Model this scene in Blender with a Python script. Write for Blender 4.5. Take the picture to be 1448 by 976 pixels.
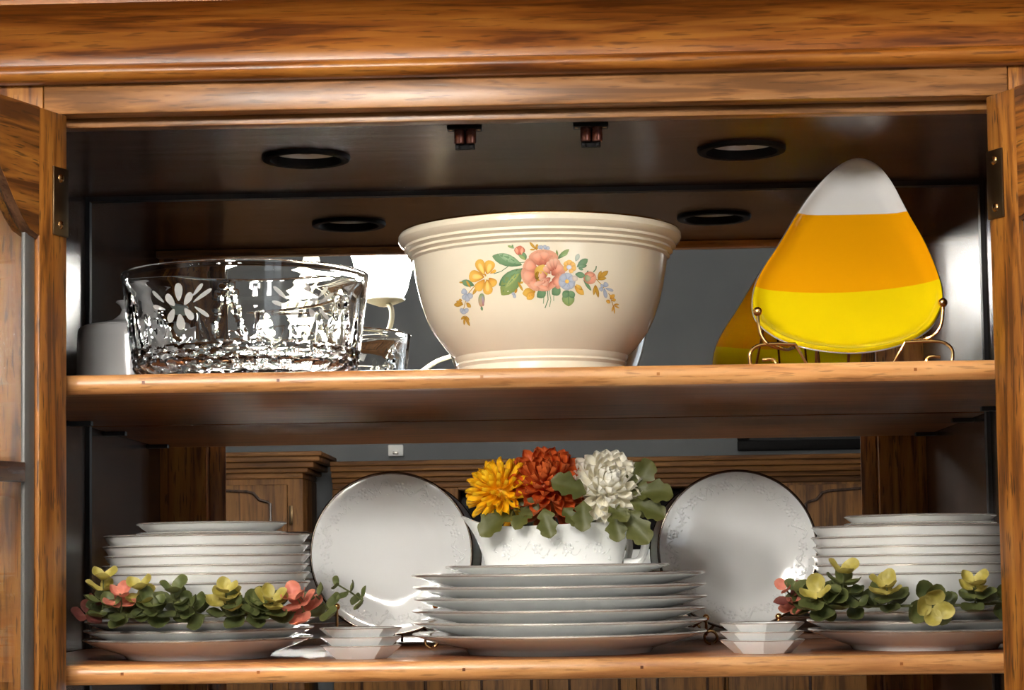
import bpy, bmesh, math, random
from mathutils import Vector, Matrix

random.seed(7)
scene = bpy.context.scene
C = scene.collection
PI = math.pi
for o in list(bpy.data.objects):
    bpy.data.objects.remove(o, do_unlink=True)

# ------------------------------------------------------------------ camera
# world: X right along the cabinet, Y into the cabinet, Z up, z = 0 is the top of the lower shelf
yaw, pitch, roll = 0.0268, 0.0714, -0.0145
fwd = Vector((-math.sin(yaw) * math.cos(pitch), math.cos(yaw) * math.cos(pitch), math.sin(pitch)))
rt = Vector((math.cos(yaw), math.sin(yaw), 0))
up = rt.cross(fwd)
r2 = math.cos(roll) * rt + math.sin(roll) * up
u2 = -math.sin(roll) * rt + math.cos(roll) * up
cam_d = bpy.data.cameras.new('camera')
cam = bpy.data.objects.new('camera', cam_d)
C.objects.link(cam)
cam.matrix_world = Matrix(((r2.x, u2.x, -fwd.x, 0.0373), (r2.y, u2.y, -fwd.y, -1.92), (r2.z, u2.z, -fwd.z, 0.0835), (0, 0, 0, 1)))
cam_d.sensor_fit = 'HORIZONTAL'
cam_d.sensor_width = 36.0
cam_d.lens = 36.0 * 3000 / 1448
cam_d.shift_y = 100.3 / 1448
cam_d.clip_start = 0.02
scene.camera = cam

# ------------------------------------------------------------------ world, exposure
w = bpy.data.worlds.new('world')
scene.world = w
w.use_nodes = True
w.node_tree.nodes['Background'].inputs[0].default_value = (0.5, 0.52, 0.55, 1)
w.node_tree.nodes['Background'].inputs[1].default_value = 0.15
vs = scene.view_settings
vs.view_transform = 'Standard'
vs.look = 'None'
vs.exposure = 1.85
vs.gamma = 1.0
vs.use_curve_mapping = False
scene.cycles.use_denoising = True
scene.cycles.max_bounces = 12
scene.cycles.glossy_bounces = 8
scene.cycles.transmission_bounces = 14
scene.cycles.sample_clamp_indirect = 25.0
scene.cycles.blur_glossy = 0.1
LAMP = 37.0        # strength of the chandelier's lit glass cups
FILL_LIGHT = 0.6     # cool fill light from the panes of the added, unseen door
LAMP_COL = (1.0, 0.955, 0.89, 1)

# ------------------------------------------------------------------ helpers
def link(o, parent=None):
    C.objects.link(o)
    if parent is not None:
        o.parent = parent
    return o

def mesh(name, verts, faces, smooth=True, sharp=None):
    me = bpy.data.meshes.new(name)
    me.from_pydata([tuple(v) for v in verts], [], faces)
    me.validate()
    if smooth:
        me.polygons.foreach_set('use_smooth', [True] * len(me.polygons))
        if sharp is not None:
            try:
                me.set_sharp_from_angle(angle=math.radians(sharp))
            except Exception:
                pass
    me.update()
    return me

def put(name, me, mat, parent=None, loc=None, mtx=None, world=False):
    """link one mesh object; world=True: the mesh is in world coordinates although the parent is moved"""
    o = bpy.data.objects.new(name, me)
    if mat is not None and not me.materials:
        me.materials.append(mat)
    link(o, parent)
    if mtx is not None:
        o.matrix_basis = mtx
    elif loc is not None:
        o.location = loc
    if world and parent is not None:
        p, m = parent, Matrix.Identity(4)
        chain = []
        while p is not None:
            chain.append(p); p = p.parent
        for p in reversed(chain):
            m = m @ p.matrix_parent_inverse @ p.matrix_basis
        o.matrix_parent_inverse = m.inverted()
    return o

def thing(name, label, cat, loc=(0, 0, 0), group=None, kind=None):
    o = bpy.data.objects.new(name, None)
    o.empty_display_size = 0.02
    link(o)
    o.location = loc
    return tag(o, label, cat, group, kind)

def tag(o, label=None, cat=None, group=None, kind=None):
    if label: o['label'] = label
    if cat: o['category'] = cat
    if group: o['group'] = group
    if kind: o['kind'] = kind
    return o

def from_bm(bm, name, smooth=True, sharp=35):
    bmesh.ops.recalc_face_normals(bm, faces=bm.faces)
    me = bpy.data.meshes.new(name)
    bm.to_mesh(me); bm.free()
    if smooth:
        me.polygons.foreach_set('use_smooth', [True] * len(me.polygons))
        try:
            me.set_sharp_from_angle(angle=math.radians(sharp))
        except Exception:
            pass
    return me

def bx(bm, x0, x1, y0, y1, z0, z1, bev=0.0, seg=2):
    r = bmesh.ops.create_cube(bm, size=1.0)
    vs_ = r['verts']
    bmesh.ops.scale(bm, vec=(abs(x1 - x0), abs(y1 - y0), abs(z1 - z0)), verts=vs_)
    bmesh.ops.translate(bm, vec=((x0 + x1) / 2, (y0 + y1) / 2, (z0 + z1) / 2), verts=vs_)
    if bev > 0:
        es = list({e for v in vs_ for e in v.link_edges})
        bmesh.ops.bevel(bm, geom=es, offset=bev, segments=seg, affect='EDGES', profile=0.5)

def box(name, x0, x1, y0, y1, z0, z1, mat, parent=None, bev=0.001, world=True):
    bm = bmesh.new()
    bx(bm, x0, x1, y0, y1, z0, z1, bev)
    return put(name, from_bm(bm, name), mat, parent, world=world)

def lathe_mesh(name, prof, seg=64, sharp=40, rot=0.0, smooth=True):
    vs_, fs, rings = [], [], []
    for r, z in prof:
        if r < 1e-6:
            rings.append([len(vs_)]); vs_.append((0, 0, z))
        else:
            rings.append(list(range(len(vs_), len(vs_) + seg)))
            for k in range(seg):
                a = rot + 2 * PI * k / seg
                vs_.append((r * math.cos(a), r * math.sin(a), z))
    for A, B in zip(rings, rings[1:]):
        for k in range(seg):
            k2 = (k + 1) % seg
            if len(A) == 1 and len(B) == 1: continue
            if len(A) == 1: fs.append((A[0], B[k], B[k2]))
            elif len(B) == 1: fs.append((A[k], B[0], A[k2]))
            else: fs.append((A[k], B[k], B[k2], A[k2]))
    bm = bmesh.new()
    bv = [bm.verts.new(v) for v in vs_]
    for f in fs:
        try: bm.faces.new([bv[i] for i in f])
        except ValueError: pass
    return from_bm(bm, name, smooth, sharp)

def smooth_path(pts, n=6):
    pts = [Vector(p) for p in pts]
    out = []
    for i in range(len(pts) - 1):
        p0 = pts[max(i - 1, 0)]; p1 = pts[i]; p2 = pts[i + 1]; p3 = pts[min(i + 2, len(pts) - 1)]
        for k in range(n):
            t = k / n
            out.append(0.5 * ((2 * p1) + (p2 - p0) * t + (2 * p0 - 5 * p1 + 4 * p2 - p3) * t * t + (3 * p1 - p0 - 3 * p2 + p3) * t ** 3))
    out.append(pts[-1])
    return out

def tube_into(bm, pts, r, seg=8, taper=None):
    pts = [Vector(p) for p in pts]
    n = len(pts)
    rings = []
    prev = None
    for i, p in enumerate(pts):
        t = (pts[min(i + 1, n - 1)] - pts[max(i - 1, 0)])
        if t.length < 1e-9: t = Vector((0, 0, 1))
        t.normalize()
        if prev is None:
            a = t.orthogonal().normalized()
        else:
            a = prev - t * prev.dot(t)
            a = a.normalized() if a.length > 1e-6 else t.orthogonal().normalized()
        prev = a
        b = t.cross(a)
        rr = r if taper is None else r * taper(i / (n - 1))
        rings.append([bm.verts.new(p + (a * math.cos(2 * PI * k / seg) + b * math.sin(2 * PI * k / seg)) * rr) for k in range(seg)])
    for A, B in zip(rings, rings[1:]):
        for k in range(seg):
            bm.faces.new((A[k], A[(k + 1) % seg], B[(k + 1) % seg], B[k]))
    bm.faces.new(list(reversed(rings[0]))); bm.faces.new(rings[-1])

def ball_into(bm, c, r, u=12, v=8, sc=(1, 1, 1)):
    m = Matrix.Translation(Vector(c)) @ Matrix.Diagonal((sc[0], sc[1], sc[2], 1))
    bmesh.ops.create_uvsphere(bm, u_segments=u, v_segments=v, radius=r, matrix=m)

def prism_x(name, prof, x0, x1, mat, parent, sharp=30):
    """profile (y, z) closed polygon swept along X"""
    bm = bmesh.new()
    A = [bm.verts.new((x0, y, z)) for y, z in prof]
    B = [bm.verts.new((x1, y, z)) for y, z in prof]
    n = len(prof)
    for k in range(n):
        bm.faces.new((A[k], A[(k + 1) % n], B[(k + 1) % n], B[k]))
    bm.faces.new(A); bm.faces.new(list(reversed(B)))
    bmesh.ops.triangulate(bm, faces=[f for f in bm.faces if len(f.verts) > 4])
    return put(name, from_bm(bm, name, True, sharp), mat, parent, world=True)

def frame_mtx(x, y, z, loc):
    return Matrix(((x[0], y[0], z[0], loc[0]), (x[1], y[1], z[1], loc[1]), (x[2], y[2], z[2], loc[2]), (0, 0, 0, 1)))

def aim(direction, normal, loc, s=1.0, sw=None):
    """local +Y along direction, local +Z near normal"""
    d = Vector(direction).normalized()
    n = Vector(normal)
    n = n - d * n.dot(d)
    n = n.normalized() if n.length > 1e-5 else d.orthogonal().normalized()
    x = d.cross(n)
    sw = s if sw is None else sw
    return frame_mtx(x * sw, d * s, n * s, loc)

# ------------------------------------------------------------------ materials
def base_mat(name, color, rough=0.5, metal=0.0, spec=0.5, coat=0.0, coat_rough=0.05, sss=0.0):
    m = bpy.data.materials.new(name)
    m.use_nodes = True
    b = m.node_tree.nodes['Principled BSDF']
    b.inputs['Base Color'].default_value = (*color[:3], 1)
    b.inputs['Roughness'].default_value = rough
    b.inputs['Metallic'].default_value = metal
    b.inputs['Specular IOR Level'].default_value = spec
    b.inputs['Coat Weight'].default_value = coat
    b.inputs['Coat Roughness'].default_value = coat_rough
    return m

def nodes_of(m):
    nt = m.node_tree
    return nt, nt.nodes, nt.links, nt.nodes['Principled BSDF']

def noise_color(m, c1, c2, scale=8, detail=4, bump=0.0, mapscale=(1, 1, 1), lo=0.35, hi=0.65):
    nt, N, L, b = nodes_of(m)
    tc = N.new('ShaderNodeTexCoord'); mp = N.new('ShaderNodeMapping'); mp.inputs['Scale'].default_value = mapscale
    nz = N.new('ShaderNodeTexNoise'); nz.inputs['Scale'].default_value = scale; nz.inputs['Detail'].default_value = detail
    cr = N.new('ShaderNodeValToRGB')
    cr.color_ramp.elements[0].position = lo; cr.color_ramp.elements[0].color = (*c1, 1)
    cr.color_ramp.elements[1].position = hi; cr.color_ramp.elements[1].color = (*c2, 1)
    L.new(tc.outputs['Object'], mp.inputs['Vector']); L.new(mp.outputs['Vector'], nz.inputs['Vector'])
    L.new(nz.outputs['Fac'], cr.inputs['Fac']); L.new(cr.outputs['Color'], b.inputs['Base Color'])
    if bump:
        bp = N.new('ShaderNodeBump'); bp.inputs['Strength'].default_value = bump; bp.inputs['Distance'].default_value = 0.002
        L.new(nz.outputs['Fac'], bp.inputs['Height']); L.new(bp.outputs['Normal'], b.inputs['Normal'])
    return m

def wood(name, dark, mid, light, axis='X', rough=0.35, coat=0.25, freq=1.0, pore=0.55, bump=0.15):
    m = base_mat(name, mid, rough, spec=0.42, coat=coat, coat_rough=0.26)
    nt, N, L, b = nodes_of(m)
    tc = N.new('ShaderNodeTexCoord')
    def sc(al, ac):
        return {'X': (al, ac, ac), 'Y': (ac, al, ac), 'Z': (ac, ac, al)}[axis]
    def nz(s, scale, detail, dist):
        mp = N.new('ShaderNodeMapping'); mp.inputs['Scale'].default_value = s
        n = N.new('ShaderNodeTexNoise'); n.inputs['Scale'].default_value = scale
        n.inputs['Detail'].default_value = detail; n.inputs['Distortion'].default_value = dist
        L.new(tc.outputs['Object'], mp.inputs['Vector']); L.new(mp.outputs['Vector'], n.inputs['Vector'])
        return n.outputs['Fac']
    grain = nz(sc(2.2 * freq, 30 * freq), 2.4, 7, 0.9)
    ramp = N.new('ShaderNodeValToRGB')
    e = ramp.color_ramp.elements
    e[0].position = 0.36; e[0].color = (*dark, 1)
    e[1].position = 0.66; e[1].color = (*light, 1)
    k = e.new(0.5); k.color = (*mid, 1)
    L.new(grain, ramp.inputs['Fac'])
    # broad tone
    broad = nz(sc(1.5, 5), 2.0, 2, 0.3)
    br = N.new('ShaderNodeMapRange'); br.inputs[1].default_value = 0.3; br.inputs[2].default_value = 0.7
    br.inputs[3].default_value = 0.72; br.inputs[4].default_value = 1.18
    L.new(broad, br.inputs[0])
    mu = N.new('ShaderNodeMix'); mu.data_type = 'RGBA'; mu.blend_type = 'MULTIPLY'; mu.inputs[0].default_value = 1.0
    L.new(ramp.outputs['Color'], mu.inputs[6]); L.new(br.outputs[0], mu.inputs[7])
    # dark open pores: short strokes along the grain
    pores = nz(sc(30 * freq, 330 * freq), 1.0, 2, 0.2)
    pr = N.new('ShaderNodeMapRange'); pr.inputs[1].default_value = 0.57; pr.inputs[2].default_value = 0.66
    pr.inputs[3].default_value = 0.0; pr.inputs[4].default_value = pore
    L.new(pores, pr.inputs[0])
    m2 = N.new('ShaderNodeMix'); m2.data_type = 'RGBA'; m2.blend_type = 'MIX'
    L.new(pr.outputs[0], m2.inputs[0]); L.new(mu.outputs[2], m2.inputs[6])
    m2.inputs[7].default_value = (*[c * 0.45 for c in dark], 1)
    L.new(m2.outputs[2], b.inputs['Base Color'])
    bp = N.new('ShaderNodeBump'); bp.inputs['Strength'].default_value = bump; bp.inputs['Distance'].default_value = 0.0006
    bp.invert = True
    L.new(pr.outputs[0], bp.inputs['Height']); L.new(bp.outputs['Normal'], b.inputs['Normal'])
    return m

PECAN = ((0.115, 0.029, 0.003), (0.285, 0.086, 0.009), (0.40, 0.148, 0.020))
PECAN_Z = ((0.13, 0.037, 0.004), (0.34, 0.118, 0.013), (0.46, 0.185, 0.028))
M = {}
M['wood_x'] = wood('pecan wood grain along x', *PECAN, axis='X')
DOORC = ((0.09, 0.026, 0.003), (0.26, 0.088, 0.010), (0.36, 0.140, 0.021))  # pecan darkened: shade on the open doors' inner faces put in the colour
M['door_x'] = wood('door rail wood', *DOORC, axis='X', rough=0.45, pore=0.8, freq=1.2)
M['door_z'] = wood('door stile wood', *DOORC, axis='Z', rough=0.45, pore=0.8, freq=1.2)
M['rail'] = wood('paler pecan rail', (0.19, 0.075, 0.018), (0.36, 0.15, 0.042), (0.46, 0.22, 0.080), axis='X')
M['wood_z'] = wood('pecan wood grain along z', *PECAN_Z, axis='Z', rough=0.45, pore=0.7)
M['shelf'] = wood('honey shelf wood', (0.40, 0.160, 0.050), (0.54, 0.245, 0.080), (0.62, 0.32, 0.125), axis='X', rough=0.32, pore=0.5, freq=1.2)
M['shelf_body'] = wood('red brown shelf wood', (0.22, 0.070, 0.018), (0.32, 0.108, 0.028), (0.38, 0.140, 0.040), axis='X', rough=0.42, coat=0.06, pore=0.4)
M['inner'] = wood('dark interior wood', (0.045, 0.018, 0.008), (0.080, 0.034, 0.015), (0.11, 0.050, 0.023), axis='X', rough=0.26, coat=0.18, pore=0.35)  # darker brown than the outer wood, here and on the sides
M['inner_z'] = wood('dark side wood', (0.035, 0.016, 0.009), (0.056, 0.026, 0.015), (0.08, 0.039, 0.022), axis='Z', rough=0.22, coat=0.2, pore=0.35)
M['oak'] = wood('golden oak', (0.10, 0.036, 0.006), (0.21, 0.084, 0.016), (0.28, 0.120, 0.026), axis='Z', rough=0.6, coat=0.0, freq=0.5, pore=0.4)
M['oak_x'] = wood('golden oak along x', (0.10, 0.036, 0.006), (0.21, 0.084, 0.016), (0.28, 0.120, 0.026), axis='X', rough=0.6, coat=0.0, freq=0.5, pore=0.4)
M['mirror'] = base_mat('mirror silver', (0.80, 0.82, 0.82), 0.0, 1.0)
M['black'] = base_mat('black gap', (0.012, 0.012, 0.014), 0.5)
M['bezel'] = base_mat('black bezel', (0.006, 0.006, 0.007), 0.6, spec=0.2)
M['reflector'] = base_mat('aluminium reflector', (0.80, 0.76, 0.70), 0.45, 0.35)
M['porcelain'] = base_mat('white porcelain', (0.76, 0.775, 0.765), 0.10, spec=0.5, coat=0.3, coat_rough=0.03)
M['platinum'] = base_mat('dark platinum band', (0.16, 0.13, 0.11), 0.22, 1.0)
M['platinum_pale'] = base_mat('pale platinum band', (0.62, 0.58, 0.54), 0.22, 0.65)
M['brass'] = base_mat('polished brass', (0.85, 0.52, 0.20), 0.16, 1.0)
M['brass_dark'] = base_mat('antique brass', (0.36, 0.20, 0.08), 0.22, 1.0)
M['hinge'] = base_mat('antique bronze hinge', (0.13, 0.085, 0.045), 0.35, 1.0)
M['copper'] = base_mat('copper brown roller', (0.30, 0.13, 0.10), 0.25, 0.9)
M['cream'] = base_mat('cream glaze', (0.78, 0.70, 0.55), 0.16, spec=0.5, coat=0.35, coat_rough=0.04)
M['gold'] = base_mat('gold rim', (0.90, 0.60, 0.22), 0.2, 1.0)
M['black_plastic'] = base_mat('black plastic', (0.006, 0.005, 0.005), 0.5, spec=0.12)

def glass_mat(name, color, rough=0.0, ior=1.46):
    m = base_mat(name, color, rough)
    b = m.node_tree.nodes['Principled BSDF']
    b.inputs['Transmission Weight'].default_value = 1.0
    b.inputs['IOR'].default_value = ior
    return m
M['glass'] = glass_mat('clear pressed glass', (0.985, 0.99, 0.985), 0.0, 1.40)
M['pane'] = glass_mat('door pane glass', (0.95, 0.96, 0.95), 0.0, 1.45)
M['frost'] = base_mat('frosted etching', (0.80, 0.80, 0.78), 0.7)
_nt = M['frost'].node_tree
_tr = _nt.nodes.new('ShaderNodeBsdfTransparent'); _mx = _nt.nodes.new('ShaderNodeMixShader'); _mx.inputs[0].default_value = 0.58
_nt.links.new(_nt.nodes['Principled BSDF'].outputs[0], _mx.inputs[1]); _nt.links.new(_tr.outputs[0], _mx.inputs[2])
_nt.links.new(_mx.outputs[0], _nt.nodes['Material Output'].inputs['Surface'])

def attr_mat(name, rough=0.3, coat=0.0, trans=0.0):
    m = base_mat(name, (1, 1, 1), rough, coat=coat)
    nt, N, L, b = nodes_of(m)
    a = N.new('ShaderNodeVertexColor'); a.layer_name = 'Col'
    L.new(a.outputs['Color'], b.inputs['Base Color'])
    if trans:
        t = N.new('ShaderNodeBsdfTranslucent'); L.new(a.outputs['Color'], t.inputs['Color'])
        mx = N.new('ShaderNodeMixShader'); mx.inputs[0].default_value = trans
        L.new(b.outputs[0], mx.inputs[1]); L.new(t.outputs[0], mx.inputs[2])
        L.new(mx.outputs[0], N['Material Output'].inputs['Surface'])
    return m

def leaf_mat(name, c1, c2, edge, rough=0.5):
    """leaf: two tones, paler towards the rim of the leaf; local leaf spans y 0..1"""
    m = base_mat(name, c1, rough)
    nt, N, L, b = nodes_of(m)
    tc = N.new('ShaderNodeTexCoord')
    nz = N.new('ShaderNodeTexNoise'); nz.inputs['Scale'].default_value = 3.0; nz.inputs['Detail'].default_value = 3
    L.new(tc.outputs['Object'], nz.inputs['Vector'])
    mx = N.new('ShaderNodeMix'); mx.data_type = 'RGBA'
    mx.inputs[6].default_value = (*c1, 1); mx.inputs[7].default_value = (*c2, 1)
    L.new(nz.outputs['Fac'], mx.inputs[0])
    sub = N.new('ShaderNodeVectorMath'); sub.operation = 'SUBTRACT'; sub.inputs[1].default_value = (0, 0.5, 0)
    L.new(tc.outputs['Object'], sub.inputs[0])
    ln = N.new('ShaderNodeVectorMath'); ln.operation = 'LENGTH'; L.new(sub.outputs[0], ln.inputs[0])
    mr = N.new('ShaderNodeMapRange'); mr.inputs[1].default_value = 0.25; mr.inputs[2].default_value = 0.55
    mr.inputs[3].default_value = 0.0; mr.inputs[4].default_value = 0.7
    L.new(ln.outputs['Value'], mr.inputs[0])
    m2 = N.new('ShaderNodeMix'); m2.data_type = 'RGBA'
    L.new(mr.outputs[0], m2.inputs[0]); L.new(mx.outputs[2], m2.inputs[6]); m2.inputs[7].default_value = (*edge, 1)
    L.new(m2.outputs[2], b.inputs['Base Color'])
    t = N.new('ShaderNodeBsdfTranslucent'); L.new(m2.outputs[2], t.inputs['Color'])
    ms = N.new('ShaderNodeMixShader'); ms.inputs[0].default_value = 0.22
    L.new(b.outputs[0], ms.inputs[1]); L.new(t.outputs[0], ms.inputs[2])
    L.new(ms.outputs[0], N['Material Output'].inputs['Surface'])
    return m

M['euc_green'] = leaf_mat('eucalyptus green', (0.060, 0.080, 0.022), (0.105, 0.125, 0.035), (0.17, 0.175, 0.060))
M['euc_dark'] = leaf_mat('eucalyptus dark green', (0.045, 0.060, 0.018), (0.080, 0.095, 0.028), (0.12, 0.13, 0.04))
M['euc_yellow'] = leaf_mat('eucalyptus yellow', (0.26, 0.22, 0.035), (0.46, 0.38, 0.07), (0.54, 0.46, 0.16))
M['euc_red'] = leaf_mat('eucalyptus coral', (0.50, 0.13, 0.09), (0.60, 0.19, 0.12), (0.62, 0.26, 0.17))
M['euc_maroon'] = leaf_mat('eucalyptus maroon', (0.11, 0.025, 0.02), (0.16, 0.04, 0.03), (0.2, 0.06, 0.04))
M['mum_leaf'] = leaf_mat('silk mum leaf', (0.060, 0.066, 0.013), (0.092, 0.098, 0.021), (0.125, 0.125, 0.035))
M['stem'] = base_mat('green stem', (0.10, 0.11, 0.035), 0.6)
M['petal_yellow'] = leaf_mat('yellow petal', (0.92, 0.48, 0.005), (0.95, 0.60, 0.01), (0.97, 0.66, 0.02))
M['petal_orange'] = leaf_mat('rust orange petal', (0.55, 0.085, 0.012), (0.66, 0.12, 0.02), (0.74, 0.17, 0.04))
M['petal_white'] = leaf_mat('ivory petal', (0.92, 0.86, 0.68), (0.94, 0.91, 0.80), (0.96, 0.95, 0.88))

# ------------------------------------------------------------------ room shell
RX0, RX1, RY0, RY1, RZ0, RZ1 = -2.5, 4.2, -4.55, 0.56, -1.42, 1.62
M['wall'] = noise_color(base_mat('slate grey wall paint', (0.2, 0.21, 0.22), 0.8), (0.15, 0.157, 0.166), (0.18, 0.187, 0.194), 2.0, 3)
M['ceiling'] = noise_color(base_mat('white ceiling paint', (0.8, 0.8, 0.78), 0.9), (0.74, 0.74, 0.72), (0.80, 0.80, 0.78), 30, 4, 0.2)
M['floor'] = noise_color(base_mat('taupe carpet', (0.6, 0.56, 0.5), 0.95), (0.20, 0.18, 0.16), (0.26, 0.24, 0.21), 120, 4, 0.4)
M['wall_pale'] = noise_color(base_mat('off-white wall paint', (0.7, 0.7, 0.68), 0.8), (0.44, 0.44, 0.43), (0.48, 0.48, 0.47), 2.0, 3)

def struct(name, x0, x1, y0, y1, z0, z1, mat, label):
    o = box(name, x0, x1, y0, y1, z0, z1, mat, None, bev=0)
    o['kind'] = 'structure'; o['label'] = label
    return o
struct('floor', RX0, RX1, RY0, RY1, RZ0 - 0.1, RZ0, M['floor'], 'taupe carpeted floor of the dining room')
struct('ceiling', RX0, RX1, RY0, RY1, RZ1, RZ1 + 0.1, M['ceiling'], 'white plaster ceiling of the dining room')
struct('wall_front', RX0 - 0.1, RX1 + 0.1, RY1, RY1 + 0.1, RZ0 - 0.1, RZ1 + 0.1, M['wall'], 'slate grey wall behind the china cabinet')
struct('wall_back', RX0 - 0.1, 1.95, RY0 - 0.1, RY0, RZ0 - 0.1, RZ1 + 0.1, M['wall'], 'slate grey wall seen in the mirror above the oak cabinets')
struct('wall_back', 3.95, RX1 + 0.1, RY0 - 0.1, RY0, RZ0 - 0.1, RZ1 + 0.1, M['wall'], 'narrow slate grey wall beside the added glazed door')
struct('wall_back', 1.95, 3.95, RY0 - 0.1, RY0, 0.72, RZ1 + 0.1, M['wall'], 'slate grey wall above the added glazed door')
M['fill_pane'] = base_mat('glowing fill panes', (0.8, 0.85, 0.9), 0.3)
_b = M['fill_pane'].node_tree.nodes['Principled BSDF']
_b.inputs['Emission Color'].default_value = (0.86, 0.94, 1.0, 1)
_b.inputs['Emission Strength'].default_value = FILL_LIGHT
M['white_metal'] = base_mat('white enamel', (0.8, 0.8, 0.8), 0.35)
dr = bpy.data.objects.new('added_door_1', None); link(dr); dr.location = (2.95, RY0, RZ0)  # added out of view; its glowing panes fill the shelves from the front
dr['kind'] = 'structure'; dr['label'] = 'added white framed door with glowing fill panes, unseen in the far wall'
for a in ((1.95, 2.03), (2.91, 2.99), (3.87, 3.95)):
    box('frame_post', a[0], a[1], RY0 - 0.08, RY0 + 0.01, RZ0, 0.72, M['white_metal'], dr, 0.004)
for a in ((2.03, 2.91), (2.99, 3.87)):
    box('frame_rail', a[0], a[1], RY0 - 0.08, RY0 + 0.01, RZ0, RZ0 + 0.10, M['white_metal'], dr, 0.004)
    box('frame_rail', a[0], a[1], RY0 - 0.08, RY0 + 0.01, 0.64, 0.72, M['white_metal'], dr, 0.004)
    box('pane', a[0], a[1], RY0 - 0.06, RY0 - 0.05, RZ0 + 0.10, 0.64, M['fill_pane'], dr, 0.0)
struct('wall_left', RX0 - 0.1, RX0, RY0, RY1, RZ0 - 0.1, RZ1 + 0.1, M['wall_pale'], 'off-white wall on the left of the room')
struct('wall_right', RX1, RX1 + 0.1, RY0, RY1, RZ0 - 0.1, RZ1 + 0.1, M['wall_pale'], 'off-white wall on the right of the room')

# ------------------------------------------------------------------ china cabinet
D = 0.448           # mirror plane
SX = 0.505          # inner side walls
HW = 0.443          # half width of the face frame opening
cab = thing('china_cabinet', 'large brown wooden china cabinet with mirrored back and two open glass doors', 'cabinet', (0, 0.2, RZ0))
def cpart(name, *a, mat, bev=0.001): return box(name, *a, mat, cab, bev)
ZB = -0.44          # floor of the glazed upper part
cpart('top_rail', -HW + 0.0006, HW - 0.0006, 0.0, 0.022, 0.5068, 0.538, mat=M['rail'], bev=0.0015)
for s in (-1, 1):
    cpart('stile', *sorted((s * HW, s * 0.585)), 0.0, 0.022, ZB - 0.03, 0.538, mat=M['wood_z'], bev=0.0012)
cpart('door_stop', -SX, SX, 0.0278, 0.046, 0.4994, 0.5085, mat=M['rail'], bev=0.0008)
cpart('bottom_rail', -HW + 0.0006, HW - 0.0006, 0.0, 0.022, ZB - 0.03, ZB + 0.012, mat=M['wood_x'])
tp = cpart('top_panel', -SX - 0.018, SX + 0.018, 0.0225, D + 0.012, 0.509, 0.527, mat=M['inner'], bev=0.0)
for hx_ in (-0.2291, 0.2190):           # round cut-outs for the recessed lights
    bm = bmesh.new()
    bmesh.ops.create_cone(bm, cap_ends=True, segments=64, radius1=0.0400, radius2=0.0400, depth=0.06, matrix=Matrix.Translation((hx_, 0.2366, 0.518)))
    cut_me = from_bm(bm, 'cutter', False)
    cut_o = bpy.data.objects.new('cutter', cut_me); C.objects.link(cut_o)
    md = tp.modifiers.new('hole', 'BOOLEAN'); md.operation = 'DIFFERENCE'; md.solver = 'EXACT'; md.object = cut_o
    tp.matrix_parent_inverse = tp.matrix_parent_inverse
    bpy.context.view_layer.update()
    ev = tp.evaluated_get(bpy.context.evaluated_depsgraph_get())
    nm_ = bpy.data.meshes.new_from_object(ev)
    tp.modifiers.clear(); tp.data = nm_
    bpy.data.objects.remove(cut_o, do_unlink=True)
cpart('bottom_panel', -SX, SX, 0.0225, D, ZB - 0.02, ZB, mat=M['inner'], bev=0.0)
for s in (-1, 1):
    cpart('side_panel', *sorted((s * SX, s * (SX + 0.018))), 0.0225, D + 0.012, ZB - 0.03, 0.509, mat=M['inner_z'], bev=0.0)
    cpart('outer_side', *sorted((s * 0.567, s * 0.585)), 0.0225, D + 0.03, ZB - 0.03, 0.538, mat=M['wood_z'])
    cpart('back_strip', *sorted((s * (SX - 0.0045), s * SX)), D - 0.006, D, ZB, 0.509, mat=M['black'], bev=0.0)
cpart('back_strip', -SX + 0.0045, SX - 0.0045, D - 0.006, D, 0.5035, 0.509, mat=M['black'], bev=0.0)
cpart('mirror', -SX, SX, D, D + 0.004, ZB, 0.509, mat=M['mirror'], bev=0.0)
cpart('back_panel', -0.585, 0.585, D + 0.0125, D + 0.03, ZB - 0.03, 0.538, mat=M['inner'], bev=0.0)

# crown: bead, cove, top fillets
bead = [(0.02, 0.535), (-0.006, 0.5335)] + [(-0.010 - 0.0125 * math.cos(a), 0.5415 + 0.0085 * math.sin(a)) for a in [(-80 + 16 * k) * PI / 180 for k in range(11)]] + [(0.02, 0.5505)]
prism_x('crown_bead', bead, -0.62, 0.62, M['wood_x'], cab)
cove = [(0.02, 0.5505)]
for k in range(13):
    a = k / 12 * PI / 2
    cove.append((-0.006 - 0.060 * (1 - math.cos(a)), 0.5512 + 0.040 * math.sin(a)))
cove += [(-0.070, 0.5912), (-0.070, 0.5955), (0.02, 0.5955)]
prism_x('crown_cove', cove, -0.66, 0.66, M['wood_x'], cab)
lipp = [(0.02, 0.5957), (-0.074, 0.5957), (-0.0765, 0.5975), (-0.0765, 0.6000), (-0.082, 0.6020)]
lipp += [(-0.090 - 0.010 * math.sin(a), 0.614 - 0.012 * math.cos(a)) for a in [k / 8 * PI for k in range(9)]] + [(0.02, 0.626)]
prism_x('crown_cap', lipp, -0.70, 0.70, M['wood_x'], cab)
cpart('cornice_top', -0.70, 0.70, 0.0205, 0.49, 0.5385, 0.626, mat=M['wood_x'], bev=0.0)

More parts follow.
